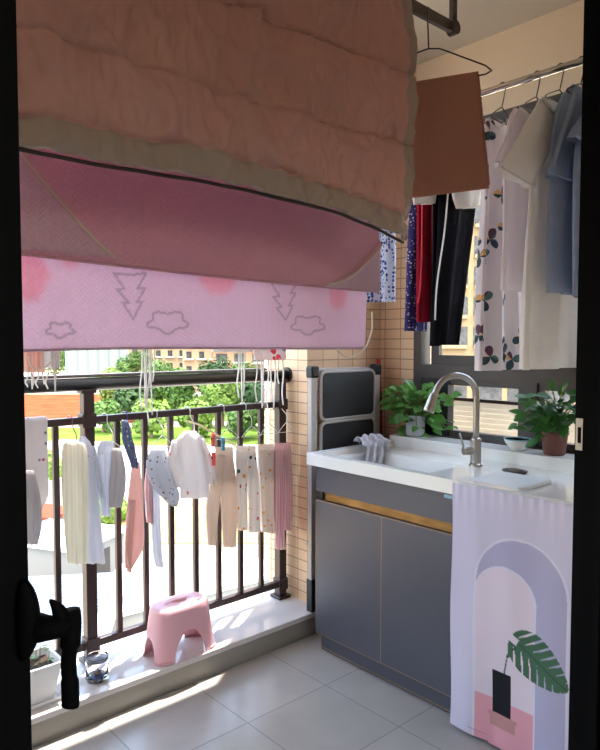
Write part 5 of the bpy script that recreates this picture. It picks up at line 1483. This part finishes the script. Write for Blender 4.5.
TL = [(112, 100, 3.2, 6.0, m_t2, 'light green tree left of the white tie bundle'), (138, 84, 3.2, 6.2, m_t3, 'dark green tree right behind the longest white ties'),
      (160, 97, 3.4, 7.4, m_t1, 'mid green tree between the tie bundle and the onesie'), (184, 85, 3.3, 6.8, m_t1, 'mid green tree directly above the white onesie'),
      (206, 98, 3.5, 7.8, m_t3, 'dark green tree above the gap right of the onesie'), (222, 80, 3.0, 6.2, m_t2, 'light green bushy tree above the beige trousers'),
      (244, 94, 3.3, 7.0, m_t1, 'mid green tree above the orange dotted trousers'), (262, 78, 2.9, 5.8, m_t3, 'dark green tree above the yellow dotted trousers'),
      (287, 90, 2.8, 6.4, m_t2, 'light green tree beside the right rail post'), (150, 70, 2.4, 3.6, m_t2, 'low light green shrub in front of the dark trees'),
      (196, 70, 2.4, 3.4, m_t2, 'low light green shrub behind the hanger of the onesie'), (102, 74, 2.2, 3.2, m_t1, 'low green shrub right of the first post'),
      (242, 69, 2.4, 3.4, m_t1, 'low green shrub behind the trouser hangers'), (50, 47, 1.6, 2.0, m_t2, 'low yellow green shrub below the dotted cloth'),
      (108, 37, 1.2, 1.3, m_t2, 'low yellow green shrub under the white baby top'), (56, 176, 5, 9, m_t1, 'distant green tree at the left end of the handrail'), (133, 140, 4, 8.0, m_t1, 'distant green tree right of the glass pavilion')]
for i, t_ in enumerate(TL): tree(*t_, seed=i + 11)

# ---- towers
m_tw = mat('beige_facade', srgb(160, 142, 116), 0.85, spec=0); m_tw2 = mat('pinkish_facade', srgb(150, 120, 98), 0.85, spec=0); m_tw3 = mat('white_facade', srgb(176, 170, 160), 0.85, spec=0)
m_twin = mat('dark_window_glass', srgb(62, 64, 66), 0.4, spec=0.2, vary=0.6, vscale=1.3)
def tower(px, d, w_, dep, h, m, label, floors, cols, face, balc=True, wh=1.5, z=GZ, wfrac=0.5, fz0=0.8, m2=None, row0=0, ledge=0.9):
    """face: direction (unit) the shown facade looks towards"""
    c = F(px, d, z); n_ = Vector((face[0], face[1], 0)).normalized(); s_ = Vector((-n_.y, n_.x, 0))
    root = thing('apartment_tower', label, 'building', c)
    def bb(u0, u1, v0, v1, z0, z1):
        bm = nb(); vs = [bm.verts.new(c + s_ * u + n_ * v + Vector((0, 0, zz))) for u in (u0, u1) for v in (v0, v1) for zz in (z0, z1)]
        for f in ((0, 1, 3, 2), (4, 6, 7, 5), (0, 4, 5, 1), (2, 3, 7, 6), (0, 2, 6, 4), (1, 5, 7, 3)): bm.faces.new([vs[i] for i in f])
        bmesh.ops.recalc_face_normals(bm, faces=bm.faces); return bm
    obj('walls', bb(-w_, w_, -2 * dep, 0, 0, h), m, root)
    pitch = 2 * w_ / cols
    W1 = None; sl = None
    for r in range(row0, floors):
        z_ = fz0 + r * 3.0
        if z_ + 1.6 > h: break
        for q in range(cols):
            u = -w_ + pitch * (q + 0.5)
            if W1 is None:
                u0 = u; z0_ = z_
                W1 = obj('window', bb(u - pitch * wfrac / 2, u + pitch * wfrac / 2, -0.02, 0.06, z_, z_ + wh), m_twin, root); base = W1.location.copy()
                if balc: sl = obj('window_ledge', bb(u - pitch * 0.40, u + pitch * 0.40, 0.0, ledge, z_ - 0.25, z_ + 0.10), m2 or m_tw3, root)
            else:
                off = s_ * (u - u0) + Vector((0, 0, z_ - z0_))
                k_ = W1.copy(); COL.objects.link(k_); k_.location = off
                if sl: k2 = sl.copy(); COL.objects.link(k2); k2.location = off
    return root
vd = lambda px: -(FH + RV * (px - 300) / FPX)
tower(146, 190, 7.5, 8, 60, m_tw2, 'pinkish beige apartment tower above the white tie bundle', 18, 5, vd(152)[:2], wfrac=0.55)
tower(176, 156, 5.5, 8, 62, m_tw, 'beige apartment tower above the onesie', 18, 4, vd(180)[:2], wfrac=0.4)
tower(208, 136, 5.2, 8, 66, m_tw, 'tall cream apartment tower above the beige trousers', 20, 4, vd(213)[:2], wfrac=0.4)
tower(249, 112, 6.2, 8, 66, m_tw2, 'nearest pinkish apartment tower with dark window bays, beside the rail post', 20, 4, vd(246)[:2], wfrac=0.62)
tower(45, 240, 14, 8, 40, m_tw2, 'distant pinkish tower behind the peach striped cloth', 12, 5, vd(45)[:2])
tower(289, 62, 2.3, 3, 62, m_tw3, 'bright white tower edge between the rail post and the tiled pillar', 20, 2, vd(289)[:2], balc=False, wfrac=0.3)
# building beyond the side window
tower(470, 66, 17, 7, 48, mat('warm_cream_facade', srgb(124, 110, 86), 0.85, spec=0), 'cream apartment block with rows of balconies beyond the side window', 15, 10, (-0.80, -0.60), wh=1.95, wfrac=0.84, fz0=0.9, m2=mat('cream_ledge', srgb(136, 122, 96), 0.85, spec=0), row0=0, ledge=0.5)
bm = nb(); box(bm, 12, 420, -150, 12, GZ - 0.5, GZ); struct('ground_side', bm, m_ground)
